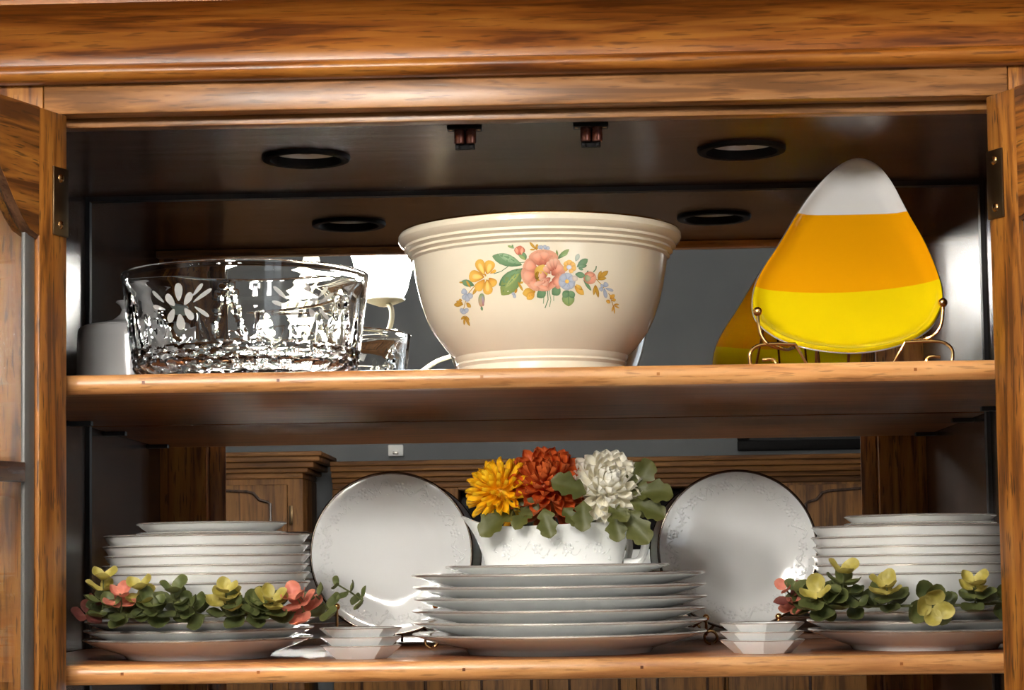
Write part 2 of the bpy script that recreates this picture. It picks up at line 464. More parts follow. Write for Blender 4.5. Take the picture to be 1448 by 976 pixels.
# lower half of the furniture, under the frame
cpart('base_body', -0.60, 0.60, -0.05, D + 0.03, RZ0 + 0.06, ZB - 0.075, mat=M['wood_z'], bev=0.002)
cpart('base_top', -0.63, 0.63, -0.08, D + 0.035, ZB - 0.0745, ZB - 0.0305, mat=M['wood_x'], bev=0.006)
cpart('plinth', -0.61, 0.61, -0.06, D + 0.03, RZ0, RZ0 + 0.0595, mat=M['wood_x'], bev=0.003)
for k in (-1, 1):
    d_ = cpart('base_door', *sorted((k * 0.006, k * 0.57)), -0.072, -0.0505, RZ0 + 0.09, ZB - 0.10, mat=M['wood_z'], bev=0.003)
    bm = bmesh.new(); ball_into(bm, (k * 0.05, -0.088, RZ0 + 0.55), 0.015)
    put('knob', from_bm(bm, 'knob'), M['brass_dark'], d_, world=True)

# shelves: bullnosed front edge
def shelf(name, zt, zb, label):
    h = zt - zb
    prof = [(D - 0.007, zb), (0.032, zb)]
    for k in range(9):
        a = -PI / 2 - k / 8 * PI
        prof.append((0.032 + 0.0095 * math.cos(a), (zt + zb) / 2 + h / 2 * math.sin(a)))
    prof += [(D - 0.007, zt)]
    # squarer nose
    prof = [(y if y > 0.0318 else 0.032 - 0.0095 * (max(0, (0.032 - y) / 0.0095)) ** 0.6, z) for y, z in prof]
    nose = [(0.040, zb)] + prof[1:-1] + [(0.040, zt)]
    body = [(D - 0.007, zb), (0.0401, zb), (0.0401, zt), (D - 0.007, zt)]
    o = prism_x(name, body, -SX + 0.002, SX - 0.002, M['shelf_body'], cab)
    o['label'] = label
    prism_x('front_edge', nose, -SX + 0.002, SX - 0.002, M['shelf'], o)
    return o
Z1, Z1B = 0.2675, 0.2485
shelf('shelf', Z1, Z1B, 'upper shelf with rounded honey coloured front edge')
shelf('shelf', 0.0, -0.019, 'lower shelf with rounded honey coloured front edge')
for px, z in ((-0.375, 0), (-0.25, 0), (-0.062, 0), (0.10, 0), (0.335, 0)):
    for zz, dx in ((Z1 - 0.0085, 0.02), (-0.0085, 0)):
        box('wood_plug', px + dx - 0.0014, px + dx + 0.0014, 0.0222, 0.0240, zz - 0.0014, zz + 0.0014, M['wood_x'], cab, 0.0)
for s in (-1, 1):
    for yy in (0.10, 0.36):
        for z in (Z1B, -0.019):
            cpart('shelf_clip', *sorted((s * (SX - 0.026), s * SX)), yy - 0.006, yy + 0.006, z - 0.005, z - 0.0003, mat=M['black'], bev=0.0005)

# open doors (built along local s = away from the hinge, t = thickness, z)
def door(side, ang, label):
    s_ = -1 if side == 'l' else 1
    hx = -0.4206 if side == 'l' else 0.4220
    sx, sy = s_ * math.sin(ang), -math.cos(ang)            # along the door
    tx, ty = -s_ * math.cos(ang), -math.sin(ang)           # inner face normal, towards the camera side
    dm = frame_mtx((sx, sy, 0), (tx, ty, 0), (0, 0, 1), (hx, 0.0, 0.0))
    def T(v): return tuple(v)
    WD, ZT, ZBT, TH, SW = 0.436, 0.5052, ZB + 0.018, 0.022, 0.0425
    def dbox(name, a0, a1, t0, t1, z0, z1, mat, parent, bev=0.0015):
        bm = bmesh.new(); bx(bm, a0, a1, t0, t1, z0, z1, bev)
        if parent is cab:
            return put(name, from_bm(bm, name), mat, parent, mtx=dm, world=True)
        return put(name, from_bm(bm, name), mat, parent)
    def arch_z(q): return 0.388 + 0.075 * (0.5 - 0.5 * math.cos(PI * min(1.0, (1 - q) / 0.5)))
    d = dbox('door', 0.0, SW, -TH, 0, ZBT, ZT, M['door_z'], cab, 0.0015)
    d['label'] = label
    dbox('free_stile', WD - SW, WD, -TH, 0, ZBT, ZT, M['door_z'], d)
    dbox('bottom_rail', SW + 0.0004, WD - SW - 0.0004, -TH, 0, ZBT, ZBT + 0.06, M['door_x'], d)
    # arched top rail
    n = 28
    a0, a1 = SW + 0.0004, WD - SW - 0.0004
    bm = bmesh.new()
    rows = []
    for k in range(n + 1):
        u = k / n
        a = a0 + (a1 - a0) * u
        q = abs(2 * u - 1)
        arch = arch_z(q)
        rows.append([bm.verts.new(T(p)) for p in ((a, -TH, ZT), (a, 0, ZT), (a, 0, arch), (a, -TH, arch))])
    for A, B in zip(rows, rows[1:]):
        for k in range(4):
            bm.faces.new((A[k], A[(k + 1) % 4], B[(k + 1) % 4], B[k]))
    bm.faces.new(rows[0]); bm.faces.new(rows[-1])
    put('top_rail', from_bm(bm, 'top_rail', True, 25), M['door_x'], d)
    dbox('glass_pane', SW + 0.001, WD - SW - 0.001, -0.0135, -0.0095, ZBT + 0.055, 0.47, M['pane'], d, 0.0)
    dbox('bevel_strip', SW + 0.0004, SW + 0.0165, -0.0090, -0.0035, ZBT + 0.061, 0.40, M['bead'], d, 0.003)
    bm = bmesh.new()
    tube_into(bm, [T((a0 + (a1 - a0) * k / 40, -0.006, arch_z(abs(2 * k / 40 - 1)) + 0.001)) for k in range(41)], 0.0055, 8)
    put('arch_bead', from_bm(bm, 'arch_bead'), M['inner'], d)
    dbox('muntin', SW + 0.017, WD - SW - 0.001, -0.0090, -0.002, 0.165, 0.183, M['inner'], d, 0.001)
    # hinge leaf with two screws
    h0, h1 = 0.3915, 0.4545
    hg = dbox('hinge', 0.0005, 0.0235, 0.0002, 0.0022, h0, h1, M['hinge'], d, 0.0007)
    hg['label'] = 'antique bronze hinge leaf'
    bm = bmesh.new(); tube_into(bm, [T((-0.001, -TH - 0.003, h0)), T((-0.001, -TH - 0.003, h1))], 0.0035, 10)
    put('hinge_barrel', from_bm(bm, 'hinge_barrel'), M['hinge'], d)
    for zc_ in (h0 + 0.010, h1 - 0.010):
        bm = bmesh.new()
        ball_into(bm, (0.0125, 0.0022, zc_), 0.0042, 12, 8, (1, 0.45, 1))
        put('screw', from_bm(bm, 'screw'), M['brass_dark'], d)
    return d
M['bead'] = base_mat('grey bevel reflection', (0.085, 0.080, 0.075), 0.35)  # reflection in the pane's bevelled edge put in as opaque grey
door('l', math.radians(21.5), 'left cabinet door swung open, glass with bronze hinge')
door('r', math.radians(25.0), 'right cabinet door swung open, with bronze hinge')

# puck lights set into the cabinet top (switched off)
def puck(x, y, label):
    t = thing('recessed_light', label, 'light', (x, y, 0.509), 'round recessed lights in the cabinet top')
    R = 0.0455
    bez = [(R, -0.0002), (R, -0.0022), (R - 0.0012, -0.0040), (R - 0.0040, -0.0048), (R - 0.0085, -0.0040), (R - 0.0095, -0.0020), (R - 0.0100, 0.0050), (R - 0.0085, 0.0050), (R - 0.0070, -0.0002), (R, -0.0002)]
    put('bezel', lathe_mesh('bezel', bez, 64), M['bezel'], t)
    put('reflector', lathe_mesh('reflector', [(R - 0.0100, 0.0050), (0.034, 0.0120), (0.028, 0.0190), (0.016, 0.0235), (0.0, 0.0245)], 48), M['reflector'], t)
    put('bulb', lathe_mesh('bulb', [(0.0, 0.0030), (0.007, 0.0038), (0.0125, 0.0068), (0.015, 0.0115), (0.0140, 0.0170), (0.009, 0.0225)], 32), M['bulb_off'], t)
    return t
M['bulb_off'] = base_mat('unlit bulb glass', (0.55, 0.50, 0.46), 0.12, coat=0.5)
puck(-0.2291, 0.2366, 'unlit round black-rimmed recessed light above the cut-glass bowl')
puck(0.2190, 0.2366, 'unlit round black-rimmed recessed light left of the candy corn plate')

def catch(x, label):
    t = thing('roller_catch', label, 'catch', (x, 0.100, 0.509), 'roller catches under the cabinet top')
    bm = bmesh.new(); bx(bm, -0.0170, 0.0170, -0.008, 0.008, -0.0040, -0.0002, 0.001)
    put('plate', from_bm(bm, 'plate'), M['black_plastic'], t)
    for s in (-1, 1):
        put('roller', lathe_mesh('roller', [(0, -0.003), (0.0048, -0.003), (0.0052, -0.004), (0.0052, -0.0165), (0.0046, -0.0178), (0, -0.018)], 20), M['copper'], t, (s * 0.0055 + 0.0005, -0.002, 0))
        put('screw', lathe_mesh('screw', [(0, -0.0045), (0.002, -0.0042), (0.0028, -0.003), (0.0028, -0.0026)], 12), M['brass_dark'], t, (s * 0.0135, -0.001, 0))
    bm = bmesh.new()
    bx(bm, -0.0095, 0.0095, 0.0015, 0.0045, -0.0225, -0.003, 0.0006)
    bx(bm, -0.0085, -0.005, -0.004, 0.002, -0.0225, -0.0190, 0.0006)
    bx(bm, 0.005, 0.0085, -0.004, 0.002, -0.0225, -0.0190, 0.0006)
    put('spring_clip', from_bm(bm, 'spring_clip'), M['black_plastic'], t)
catch(-0.0585, 'copper double roller catch on the cabinet top, the left of two')
catch(0.0630, 'copper double roller catch on the cabinet top, the right of two')

# ------------------------------------------------------------------ porcelain
def plate_profile(R, h, well, th=0.0034, foot=0.62):
    f = foot * R
    out = [(0, 0.0045), (f - 0.006, 0.0045), (f - 0.004, 0.0), (f, 0.0), (f + 0.003, 0.0040), (f + 0.010, 0.0062)]
    n = 6
    y0 = 0.0062; x0 = f + 0.010
    for k in range(1, n + 1):
        u = k / n
        out.append((x0 + (R - 0.0012 - x0) * u, y0 + (h - 0.0022 - y0) * (0.8 * u + 0.2 * u * u)))
    out += [(R, h - 0.0012), (R - 0.0004, h - 0.0002), (R - 0.0018, h)]
    for k in range(n, 0, -1):
        u = k / n
        x = x0 + (R - 0.0012 - x0) * u - 0.0015
        z = y0 + (h - 0.0022 - y0) * (0.8 * u + 0.2 * u * u) + th
        if x < R - 0.004: out.append((x, z))
    out += [(f + 0.004, well + 0.0006), (f - 0.004, well), (0, well)]
    return out

def band_profile(R, h):
    return [(R - 0.0007, h - 0.0022), (R + 0.0003, h - 0.0012), (R - 0.0003, h + 0.0001), (R - 0.0019, h + 0.0003), (R - 0.0032, h - 0.0003), (R - 0.0030, h - 0.0009)]

_cache = {}
def plate(name, kind, R, h, well, loc, label, group, rotz=0.0, tilt=(0, 0)):
    key = (kind, R, h)
    if key not in _cache:
        _cache[key] = (lathe_mesh(name, plate_profile(R, h, well), 96, 50), lathe_mesh('rim_band', band_profile(R, h), 96, 60))
    pm, bmh = _cache[key]
    o = put(name, pm, M['porcelain'], None, loc)
    o.rotation_euler = (tilt[0], tilt[1], rotz)
    tag(o, label, 'plate', group)
    put('rim_band', bmh, M['platinum_pale'], o)
    return o

ORD = ['bottom', 'second', 'third', 'fourth', 'fifth', 'sixth']
# centre stack of dinner plates
CX, CY = 0.0248, 0.165
for i in range(6):
    z = 0.0114 * i + 0.0001
    lab = ['lowest white dinner plate of the centre stack, resting on the shelf', 'second dinner plate from the shelf in the centre stack',
           'third dinner plate from the shelf in the centre stack', 'fourth dinner plate from the shelf in the centre stack',
           'fifth dinner plate from the shelf in the centre stack', 'topmost large dinner plate of the centre stack, under the small plate'][i]
    plate('dinner_plate', 'dinner', 0.1435, 0.0206, 0.0112, (CX + [0, .0006, -.0004, .0012, .0010, -.0006][i], CY + [0, .001, -.001, .002, 0, .001][i], z), lab, 'dinner plates in the centre stack', 0, ((0.004, 0, -0.003, -0.002, 0.003, 0.002)[i], 0.002 * (i % 2)))
ZT_ = 0.0114 * 5 + 0.0112 + 0.0003
plate('salad_plate', 'under', 0.1095, 0.0172, 0.0060, (CX - 0.001, CY - 0.005, ZT_), 'small white plate with dark rim directly under the gravy boat', None)
BOATZ = ZT_ + 0.0062

# deep bowl and shallow bowls
def bowl_profile(R, h, foot, th=0.0035, pw=2.2):
    out = [(0, 0.003), (foot - 0.004, 0.003), (foot - 0.003, 0), (foot, 0), (foot + 0.002, 0.003)]
    n = 9
    def wall(u): return foot + 0.002 + (R - foot - 0.002) * u, 0.003 + (h - 0.003) * u ** pw
    for k in range(1, n + 1):
        out.append(wall(k / n))
    out.append((R - 0.0012, h + 0.0006)); out.append((R - 0.0028, h))
    for k in range(n - 1, 0, -1):
        x, z = wall(k / n)
        out.append((x - 0.0028, z + th * (0.35 + 0.65 * (1 - (k / n)))))
    out += [(foot, 0.0062), (0, 0.0060)]
    return out
def bowl(name, R, h, foot, loc, label, cat, group, tilt=(0, 0), pw=2.2):
    key = (name, R, h)
    if key not in _cache:
        _cache[key] = (lathe_mesh(name, bowl_profile(R, h, foot, pw=pw), 96, 50),
                       lathe_mesh('rim_band', [(R - 0.0004, h - 0.0012), (R + 0.0005, h - 0.0002), (R - 0.0011, h + 0.0010), (R - 0.0030, h + 0.0003), (R - 0.0036, h - 0.0010)], 96, 60))
    o = put(name, _cache[key][0], M['porcelain'], None, loc)
    o.rotation_euler = (tilt[0], tilt[1], 0)
    tag(o, label, cat, group)
    put('rim_band', _cache[key][1], M['platinum_pale'], o)
    return o

def side_stack(cx, cy, side, zs_plate, z_bowl, zs_soup, zs_small, mx, sx_):
    g = f'plates and bowls of the {side} stack'
    nm = {'left': 'left-hand stack', 'right': 'right-hand stack'}[side]
    labs = [f'lowest wide plate of the {nm}, resting on the shelf', f'middle of the three wide plates in the {nm}', f'wide plate under the deep bowl and leaves in the {nm}']
    for i, z in enumerate(zs_plate):
        plate('luncheon_plate', 'lunch', 0.1110, 0.0204, 0.0088, (cx + 0.001 * (i - 1) * (1 if side == 'left' else -1), cy + 0.0006 * i, z), labs[i], g, 0, (0.002 * (i - 1), -0.002 * i))
    bowl('serving_bowl', 0.1000, 0.0390, 0.058, (mx, cy + 0.002, z_bowl - 0.0390), f'deep white bowl behind the eucalyptus leaves in the {nm}', 'bowl', g, (0, 0), 2.0)
    names = ['lowest', 'second lowest', 'middle', 'second highest', 'highest']
    for i, z in enumerate(zs_soup):
        bowl('soup_bowl', 0.0995, 0.0215, 0.062, (mx + [0.0003, -0.001, 0.0008, -0.0008, 0.0][i], cy + 0.002, z - 0.0215), f'{names[i]} of the five shallow bowls nested in the {nm}', 'bowl', g, (0.0015 * (i - 2), 0.0), 3.2)
    for i, z in enumerate(zs_small):
        lab = [f'lower of the two small dishes on top of the {nm}', f'small dish crowning the {nm}'][i]
        bowl('dessert_bowl', 0.0725, 0.0142, 0.044, (sx_, cy + 0.001, z - 0.0142), lab, 'bowl', g, (0.0, 0.004 if side == 'right' and i else 0), 2.4)
side_stack(-0.3252, 0.145, 'left', (0.0001, 0.0091, 0.0181), 0.0730, (0.0820, 0.0900, 0.0993, 0.1087, 0.1188), (0.1212, 0.1305), -0.3180, -0.3130)
side_stack(0.3755, 0.145, 'right', (0.0001, 0.0091, 0.0181), 0.0730, (0.0812, 0.0900, 0.0985, 0.1078, 0.1178), (0.1204, 0.1275), 0.3710, 0.3755)

# octagonal sauce dishes
def octa(x, y, z, i, side):
    key = 'octa'
    if key not in _cache:
        prof = [(0, 0.0012), (0.0235, 0.0012), (0.0245, 0.0), (0.0262, 0.0), (0.0272, 0.0010), (0.0392, 0.0112), (0.0398, 0.0122), (0.0388, 0.0126), (0.0270, 0.0042), (0.0245, 0.0034), (0, 0.0034)]
        bnd = [(0.0394, 0.0116), (0.0400, 0.0122), (0.0390, 0.0128), (0.0372, 0.0119)]
        _cache[key] = (lathe_mesh('sauce_dish', prof, 8, 20), lathe_mesh('rim_band', bnd, 8, 20))
    o = put('sauce_dish', _cache[key][0], M['porcelain'], None, (x, y, z))
    o.rotation_euler = (0, 0, math.radians(-101 + (0 if side == 'left' else 8) + 2 * i))
    where = 'left of the centre plates' if side == 'left' else 'right of the centre plates'
    tag(o, ['lowest', 'middle', 'top'][i] + f' octagonal sauce dish of the small stack {where}', 'dish', f'octagonal sauce dishes {where}')
    put('rim_band', _cache[key][1], M['platinum_pale'], o)
for i in range(3):
    octa(-0.1630, 0.092, 0.0001 + 0.0082 * i, i, 'left')
    octa(0.2160, 0.092, 0.0001 + 0.0080 * i, i, 'right')

# embossed scroll border, in the plane of a plate (x, y), lifted by zf(r)
def relief(zf, r0, r1, n, seedv):
    rnd = random.Random(seedv)
    bm = bmesh.new()
    rm = (r0 + r1) / 2; hw = (r1 - r0) / 2
    def P(a, r): return (r * math.cos(a), r * math.sin(a), zf(r))
    st = 2 * PI / n
    for k in range(n):
        a0 = k * st
        # flower
        for j in range(6):
            q = j * PI / 3
            ca = a0 + hw * 0.42 * math.cos(q) / rm; cr = rm + hw * 0.42 * math.sin(q)
            ball_into(bm, P(ca, cr), 0.0020, 6, 4, (1, 1, 0.22))
        ball_into(bm, P(a0, rm), 0.0015, 6, 4, (1, 1, 0.4))
        # S scroll and curls
        pts = []
        for j in range(15):
            u = j / 14
            pts.append(P(a0 + st * (0.20 + 0.62 * u), rm + hw * 0.55 * math.sin(u * 2 * PI)))
        tube_into(bm, pts, 0.00080, 6)
        for (ua, sg) in ((0.36, 1), (0.66, -1)):
            pts = []
            for j in range(12):
                q = j / 11 * 1.6 * PI
                rr = hw * (0.42 - 0.28 * j / 11)
                pts.append(P(a0 + st * ua + rr * math.cos(q) / rm, rm + sg * hw * 0.35 + sg * rr * math.sin(q)))
            tube_into(bm, pts, 0.00075, 6)
        for j in range(16):
            ua = rnd.uniform(0.15, 0.9); rr = rm + hw * rnd.uniform(-0.9, 0.9)
            a = a0 + st * ua; q = rnd.uniform(0, 2 * PI); l = rnd.uniform(0.002, 0.0045)
            p0 = P(a, rr); p1 = P(a + l * math.cos(q) / rm, rr + l * math.sin(q))
            tube_into(bm, [p0, [(p0[i] + p1[i]) / 2 for i in range(3)], p1], 0.0006, 5, lambda t: 0.4 + 1.2 * math.sin(PI * t))
    return from_bm(bm, 'embossed_border', True, 180)

def stand_plate(cx, R, yb, yt, zb, zt, label, rot):
    h = 0.0135
    prof = plate_profile(R, h, 0.0076, 0.0034, 0.58)
    tiltang = math.atan2(zt - zb, yt - yb)        # plane direction
    # local z (face normal) -> towards the camera
    up_ = Vector((0, yt - yb, zt - zb)).normalized()
    nrm = Vector((0, -up_.z, up_.y))
    loc = Vector((cx, (yb + yt) / 2, (zb + zt) / 2)) - nrm * h
    mtx = frame_mtx((1, 0, 0), tuple(up_), tuple(nrm), loc)
    key = ('stand', R)
    me = lathe_mesh('display_plate', prof, 128, 50)
    o = put('display_plate', me, M['porcelain'], None, mtx=mtx)
    tag(o, label, 'plate', 'plates standing upright on easels')
    put('rim_band', lathe_mesh('rim_band', band_profile(R, h), 128, 60), M['platinum'], o)
    f = 0.58 * R
    def zf(r):
        u = (r - (f + 0.010)) / (R - 0.0012 - f - 0.010)
        return 0.0062 + (h - 0.0022 - 0.0062) * (0.8 * u + 0.2 * u * u) + 0.0037
    put('embossed_border', relief(zf, R * 0.71, R * 0.93, 11, 3 + rot), M['porcelain'], o, mtx=Matrix.Rotation(0.3 * rot, 4, 'Z'))
    return o, nrm, up_
stand_plate(-0.1540, 0.0872, 0.334, 0.345, 0.0150, 0.1865, 'upright round white plate displayed between left stack and flowers', 1)
stand_plate(0.2142, 0.0850, 0.334, 0.345, 0.0152, 0.1835, 'upright round white plate displayed between flowers and right stack', 2)

def small_easel(cx, hwid, bz, label):
    t = thing('plate_easel', label, 'stand', (cx, 0.33, 0.0))
    for s in (-1, 1):
        bm = bmesh.new()
        x = s * hwid
        pts = smooth_path([(x, -0.036, bz - 0.0015), (x, -0.037, bz * 0.5 + 0.009), (x, -0.034, 0.014), (x * 0.98, -0.024, 0.011), (x * 0.9, 0.0, 0.013), (x * 0.5, 0.03, 0.03), (x * 0.25, 0.045, 0.075)], 5)
        tube_into(bm, pts, 0.0015, 8)
        wire = put('arm', from_bm(bm, 'arm'), M['brass_dark'], t)
        bm = bmesh.new(); ball_into(bm, (x, -0.036, bz), 0.0036)
        put('ball_tip', from_bm(bm, 'ball_tip'), M['brass'], wire)
        bm = bmesh.new()
        pts = [(x * 0.98 - s * 0.004 + 0.0065 * math.cos(q), -0.0305, 0.0082 + 0.0065 * math.sin(q)) for q in [(-60 + 330 * k / 20) * PI / 180 for k in range(21)]]
        tube_into(bm, pts, 0.0015, 8)
        put('foot_scroll', from_bm(bm, 'foot_scroll'), M['brass_dark'], t)
    bm = bmesh.new()
    tube_into(bm, [(0, 0.046, 0.075), (0, 0.070, 0.0016)], 0.0015, 8)
    put('back_leg', from_bm(bm, 'back_leg'), M['brass_dark'], t)
small_easel(-0.1560, 0.0515, 0.0456, 'small brass easel holding the left upright plate')
small_easel(0.2137, 0.0375, 0.0290, 'small brass easel holding the right upright plate')

# ------------------------------------------------------------------ gravy boat
def gravy_boat():
    bx0, by0, bz0 = 0.0200, CY - 0.003, BOATZ
    n, rows = 64, 14
    H = 0.0515
    def ring(u, inset):
        a = 0.0650 + 0.009 * u + 0.004 * u * u - inset
        b = 0.0300 + 0.010 * u - inset
        pts = []
        for k in range(n):
            q = 2 * PI * k / n
            x = a * math.copysign(abs(math.cos(q)) ** 0.85, math.cos(q)); y = b * math.copysign(abs(math.sin(q)) ** 0.85, math.sin(q))
            d = math.atan2(math.sin(q - PI), math.cos(q - PI))
            sp = math.exp(-(d / 0.42) ** 2)
            x -= 0.0125 * sp * u ** 4
            z = H * u + 0.0085 * sp * u ** 3 - 0.003 * math.exp(-((abs(d) - 1.2) / 0.6) ** 2) * u ** 3
            pts.append((x, y, z))
        return pts
    vs_, fs, rings = [], [], []
    seq = [(k / rows, 0.0) for k in range(rows + 1)] + [(1.0 - k / rows * 0.92, 0.0032) for k in range(rows + 1)]
    vs_.append((0, 0, 0.0005)); first = 0
    for u, ins in seq:
        st = len(vs_)
        vs_ += ring(u, ins)
        rings.append(st)
    for A, B in zip(rings, rings[1:]):
        for k in range(n):
            fs.append((A + k, A + (k + 1) % n, B + (k + 1) % n, B + k))
    for k in range(n):
        fs.append((0, rings[0] + (k + 1) % n, rings[0] + k))
    vs_.append((0, 0, 0.0035)); last = len(vs_) - 1
    for k in range(n):
        fs.append((last, rings[-1] + k, rings[-1] + (k + 1) % n))
    bm = bmesh.new()
    bv = [bm.verts.new(v) for v in vs_]
    for f in fs: bm.faces.new([bv[i] for i in f])
    me = from_bm(bm, 'gravy_boat', True, 50)
    o = put('gravy_boat', me, M['porcelain'], None, (bx0, by0, bz0))
    tag(o, 'white porcelain gravy boat holding three silk flowers', 'gravy boat')
    bm = bmesh.new()
    pts = smooth_path([(0.072, 0, 0.046), (0.080, 0.002, 0.049), (0.089, 0.004, 0.043), (0.090, 0.004, 0.028), (0.084, 0.002, 0.014), (0.068, 0, 0.012)], 6)
    tube_into(bm, pts, 0.0042, 10)
    put('handle', from_bm(bm, 'handle'), M['porcelain'], o)
    # embossed sprays on the front wall
    rnd = random.Random(5)
    bm = bmesh.new()
    def S(xx, u):
        a = 0.0650 + 0.009 * u + 0.004 * u * u; b = 0.0300 + 0.010 * u
        c = max(-1, min(1, xx / a)); q = math.acos(abs(c) ** (1 / 0.85))
        return (xx, -b * math.sin(q) ** 0.85 - 0.0001, H * u)
    for cxx in (-0.045, -0.015, 0.015, 0.043):
        for j in range(6):
            q = j * PI / 3
            ball_into(bm, S(cxx + 0.0035 * math.cos(q), 0.52 + 0.08 * math.sin(q)), 0.0019, 6, 4, (1, 0.25, 1))
        for j in range(7):
            x0_ = cxx + rnd.uniform(-0.013, 0.013); u0 = 0.5 + rnd.uniform(-0.2, 0.2); q = rnd.uniform(0, 2 * PI)
            p0 = S(x0_, u0); p1 = S(x0_ + 0.004 * math.cos(q), u0 + 0.09 * math.sin(q))
            tube_into(bm, [p0, [(p0[i] + p1[i]) / 2 for i in range(3)], p1], 0.0006, 5, lambda t: 0.4 + 1.2 * math.sin(PI * t))
        tube_into(bm, [S(cxx + 0.012 * (k / 10 - .5) * 2, 0.5 + 0.12 * math.sin(k / 10 * 2 * PI)) for k in range(11)], 0.0004, 5)
    put('embossed_border', from_bm(bm, 'embossed_border', True, 180), M['porcelain'], o)
    return o
gravy_boat()

# ------------------------------------------------------------------ silk flowers
def petal_mesh(name, wid, cup, curl, point=0.0):
    """unit petal, y 0..1, lying in xy with cup along x and curl at the tip"""
    vs_, fs = [], []
    ny, nx = 8, 4
    for j in range(ny + 1):
        v = j / ny
        wv = wid * (0.28 + 0.72 * math.sin(min(1, v * 1.25) * PI / 2)) * math.sqrt(max(0.004, 1 - max(0, (v - 0.60) / 0.40) ** (2.4 - point)))
        for i in range(nx + 1):
            s = (i / nx - 0.5) * 2
            x = s * wv / 2
            y = v - 0.05 * s * s * v
            z = cup * s * s * wid + curl * v * v
            vs_.append((x, y, z))
    for j in range(ny):
        for i in range(nx):
            a = j * (nx + 1) + i
            fs.append((a, a + 1, a + nx + 2, a + nx + 1))
    return mesh(name, vs_, fs)

def mum_leaf_mesh(seedv):
    rnd = random.Random(seedv)
    # lobed outline: half widths along the length, smoothly joined
    key_ = [0.03, 0.10, 0.22, 0.30, 0.27, 0.20, 0.24, 0.33, 0.36, 0.29, 0.24, 0.26, 0.22, 0.13, 0.02]
    n, nx = 28, 6
    vs_, fs = [], []
    for j in range(n + 1):
        v = j / n
        f = v * (len(key_) - 1); i0 = min(int(f), len(key_) - 2); fr = f - i0; fr = fr * fr * (3 - 2 * fr)
        wv = key_[i0] * (1 - fr) + key_[i0 + 1] * fr
        for i in range(nx + 1):
            s = (i / nx - 0.5) * 2
            ridge = 0.018 * abs(math.sin(v * 11 - abs(s) * 2.5)) * abs(s)
            vs_.append((s * wv * (1 + 0.06 * math.sin(7 * v + seedv + (2 if s > 0 else 0))), v + 0.13 * abs(s) * wv / 0.36, 0.16 * abs(s) * wv - 0.26 * v * v + ridge + 0.02 * math.sin(6 * v + 3 * s + seedv)))
    for j in range(n):
        for i in range(nx):
            a = j * (nx + 1) + i
            fs.append((a, a + 1, a + nx + 2, a + nx + 1))
    return mesh('leaf', vs_, fs)

LEAF_MESHES = [mum_leaf_mesh(s) for s in (1, 2)]
for m_ in LEAF_MESHES: m_.materials.append(M['mum_leaf'])

def flower(name, label, c, facing, R, mat, npet, wid, cup, curl, point, spread, leaves, seedv, base):
    rnd = random.Random(seedv)
    t = thing(name, label, 'flower', base, 'silk flowers in the gravy boat')
    b = Vector(base)
    cc = Vector(c) - b
    n = Vector(facing).normalized()
    e1 = n.orthogonal().normalized(); e2 = n.cross(e1)
    me = petal_mesh('petal', wid, cup, curl, point); me.materials.append(mat)
    for k in range(npet):
        u = (k + 0.5) / npet
        phi = spread * u ** 0.62 + 0.05
        az = k * 2.39996 + rnd.uniform(-0.15, 0.15)
        rad = e1 * math.cos(az) + e2 * math.sin(az)
        d = n * math.cos(phi) + rad * math.sin(phi)
        # petals curl inwards near the heart
        L_ = R * (0.66 + 0.10 * u + rnd.uniform(-0.05, 0.06))
        start = cc + d * R * (0.30 + 0.06 * rnd.random()) - n * R * 0.10
        nn = n * math.sin(phi) - rad * math.cos(phi) * 1.0
        nn = nn + Vector((rnd.uniform(-.2, .2), rnd.uniform(-.2, .2), rnd.uniform(-.2, .2)))
        put('petal', me, None, t, mtx=aim(d, nn, start, L_, L_ * rnd.uniform(0.85, 1.15)))
    bm = bmesh.new(); ball_into(bm, cc - n * R * 0.10, R * 0.42, 12, 8)
    put('flower_heart', from_bm(bm, 'flower_heart'), mat, t)
    bm = bmesh.new()
    tube_into(bm, smooth_path([cc - n * R * 0.3, (cc - n * R * 0.9) * 0.6 + Vector((0, 0, 0.004)), (0, 0, 0.0)], 5), 0.0018, 7)
    put('stem', from_bm(bm, 'stem'), M['stem'], t)
    for i, (p, d, nn, s) in enumerate(leaves):
        put('leaf', LEAF_MESHES[i % 2], None, t, mtx=aim(d, nn, Vector(p) - b, s))
    return t

by_ = CY - 0.003
BASE_Z = BOATZ + 0.004
flower('silk_chrysanthemum', 'yellow silk chrysanthemum, leftmost flower in the gravy boat', (-0.0310, 0.137, 0.1590), (-0.42, -0.52, 0.48), 0.0335, M['petal_yellow'], 76, 0.36, 0.40, 0.12, 0.9, 1.75,
       [((-0.020, 0.128, 0.148), (0.55, -0.35, -0.2), (-0.3, -1, 0.4), 0.030), ((-0.018, 0.125, 0.138), (-0.75, -0.5, -0.42), (0, -0.8, 0.7), 0.040), ((-0.002, 0.122, 0.137), (-0.5, -0.7, -0.45), (0, -0.8, 0.7), 0.026)], 11, (-0.010, by_, BASE_Z))
flower('silk_chrysanthemum', 'rust orange silk chrysanthemum, middle flower in the gravy boat', (0.0150, 0.136, 0.1640), (0.0, -0.80, 0.50), 0.0375, M['petal_orange'], 84, 0.44, 0.40, 0.16, 0.3, 1.75,
       [((0.012, 0.112, 0.140), (0.15, -0.45, -0.75), (0, -1, 0.3), 0.030), ((0.030, 0.114, 0.140), (0.55, -0.5, -0.55), (0, -0.9, 0.5), 0.024)], 12, (0.018, by_, BASE_Z))
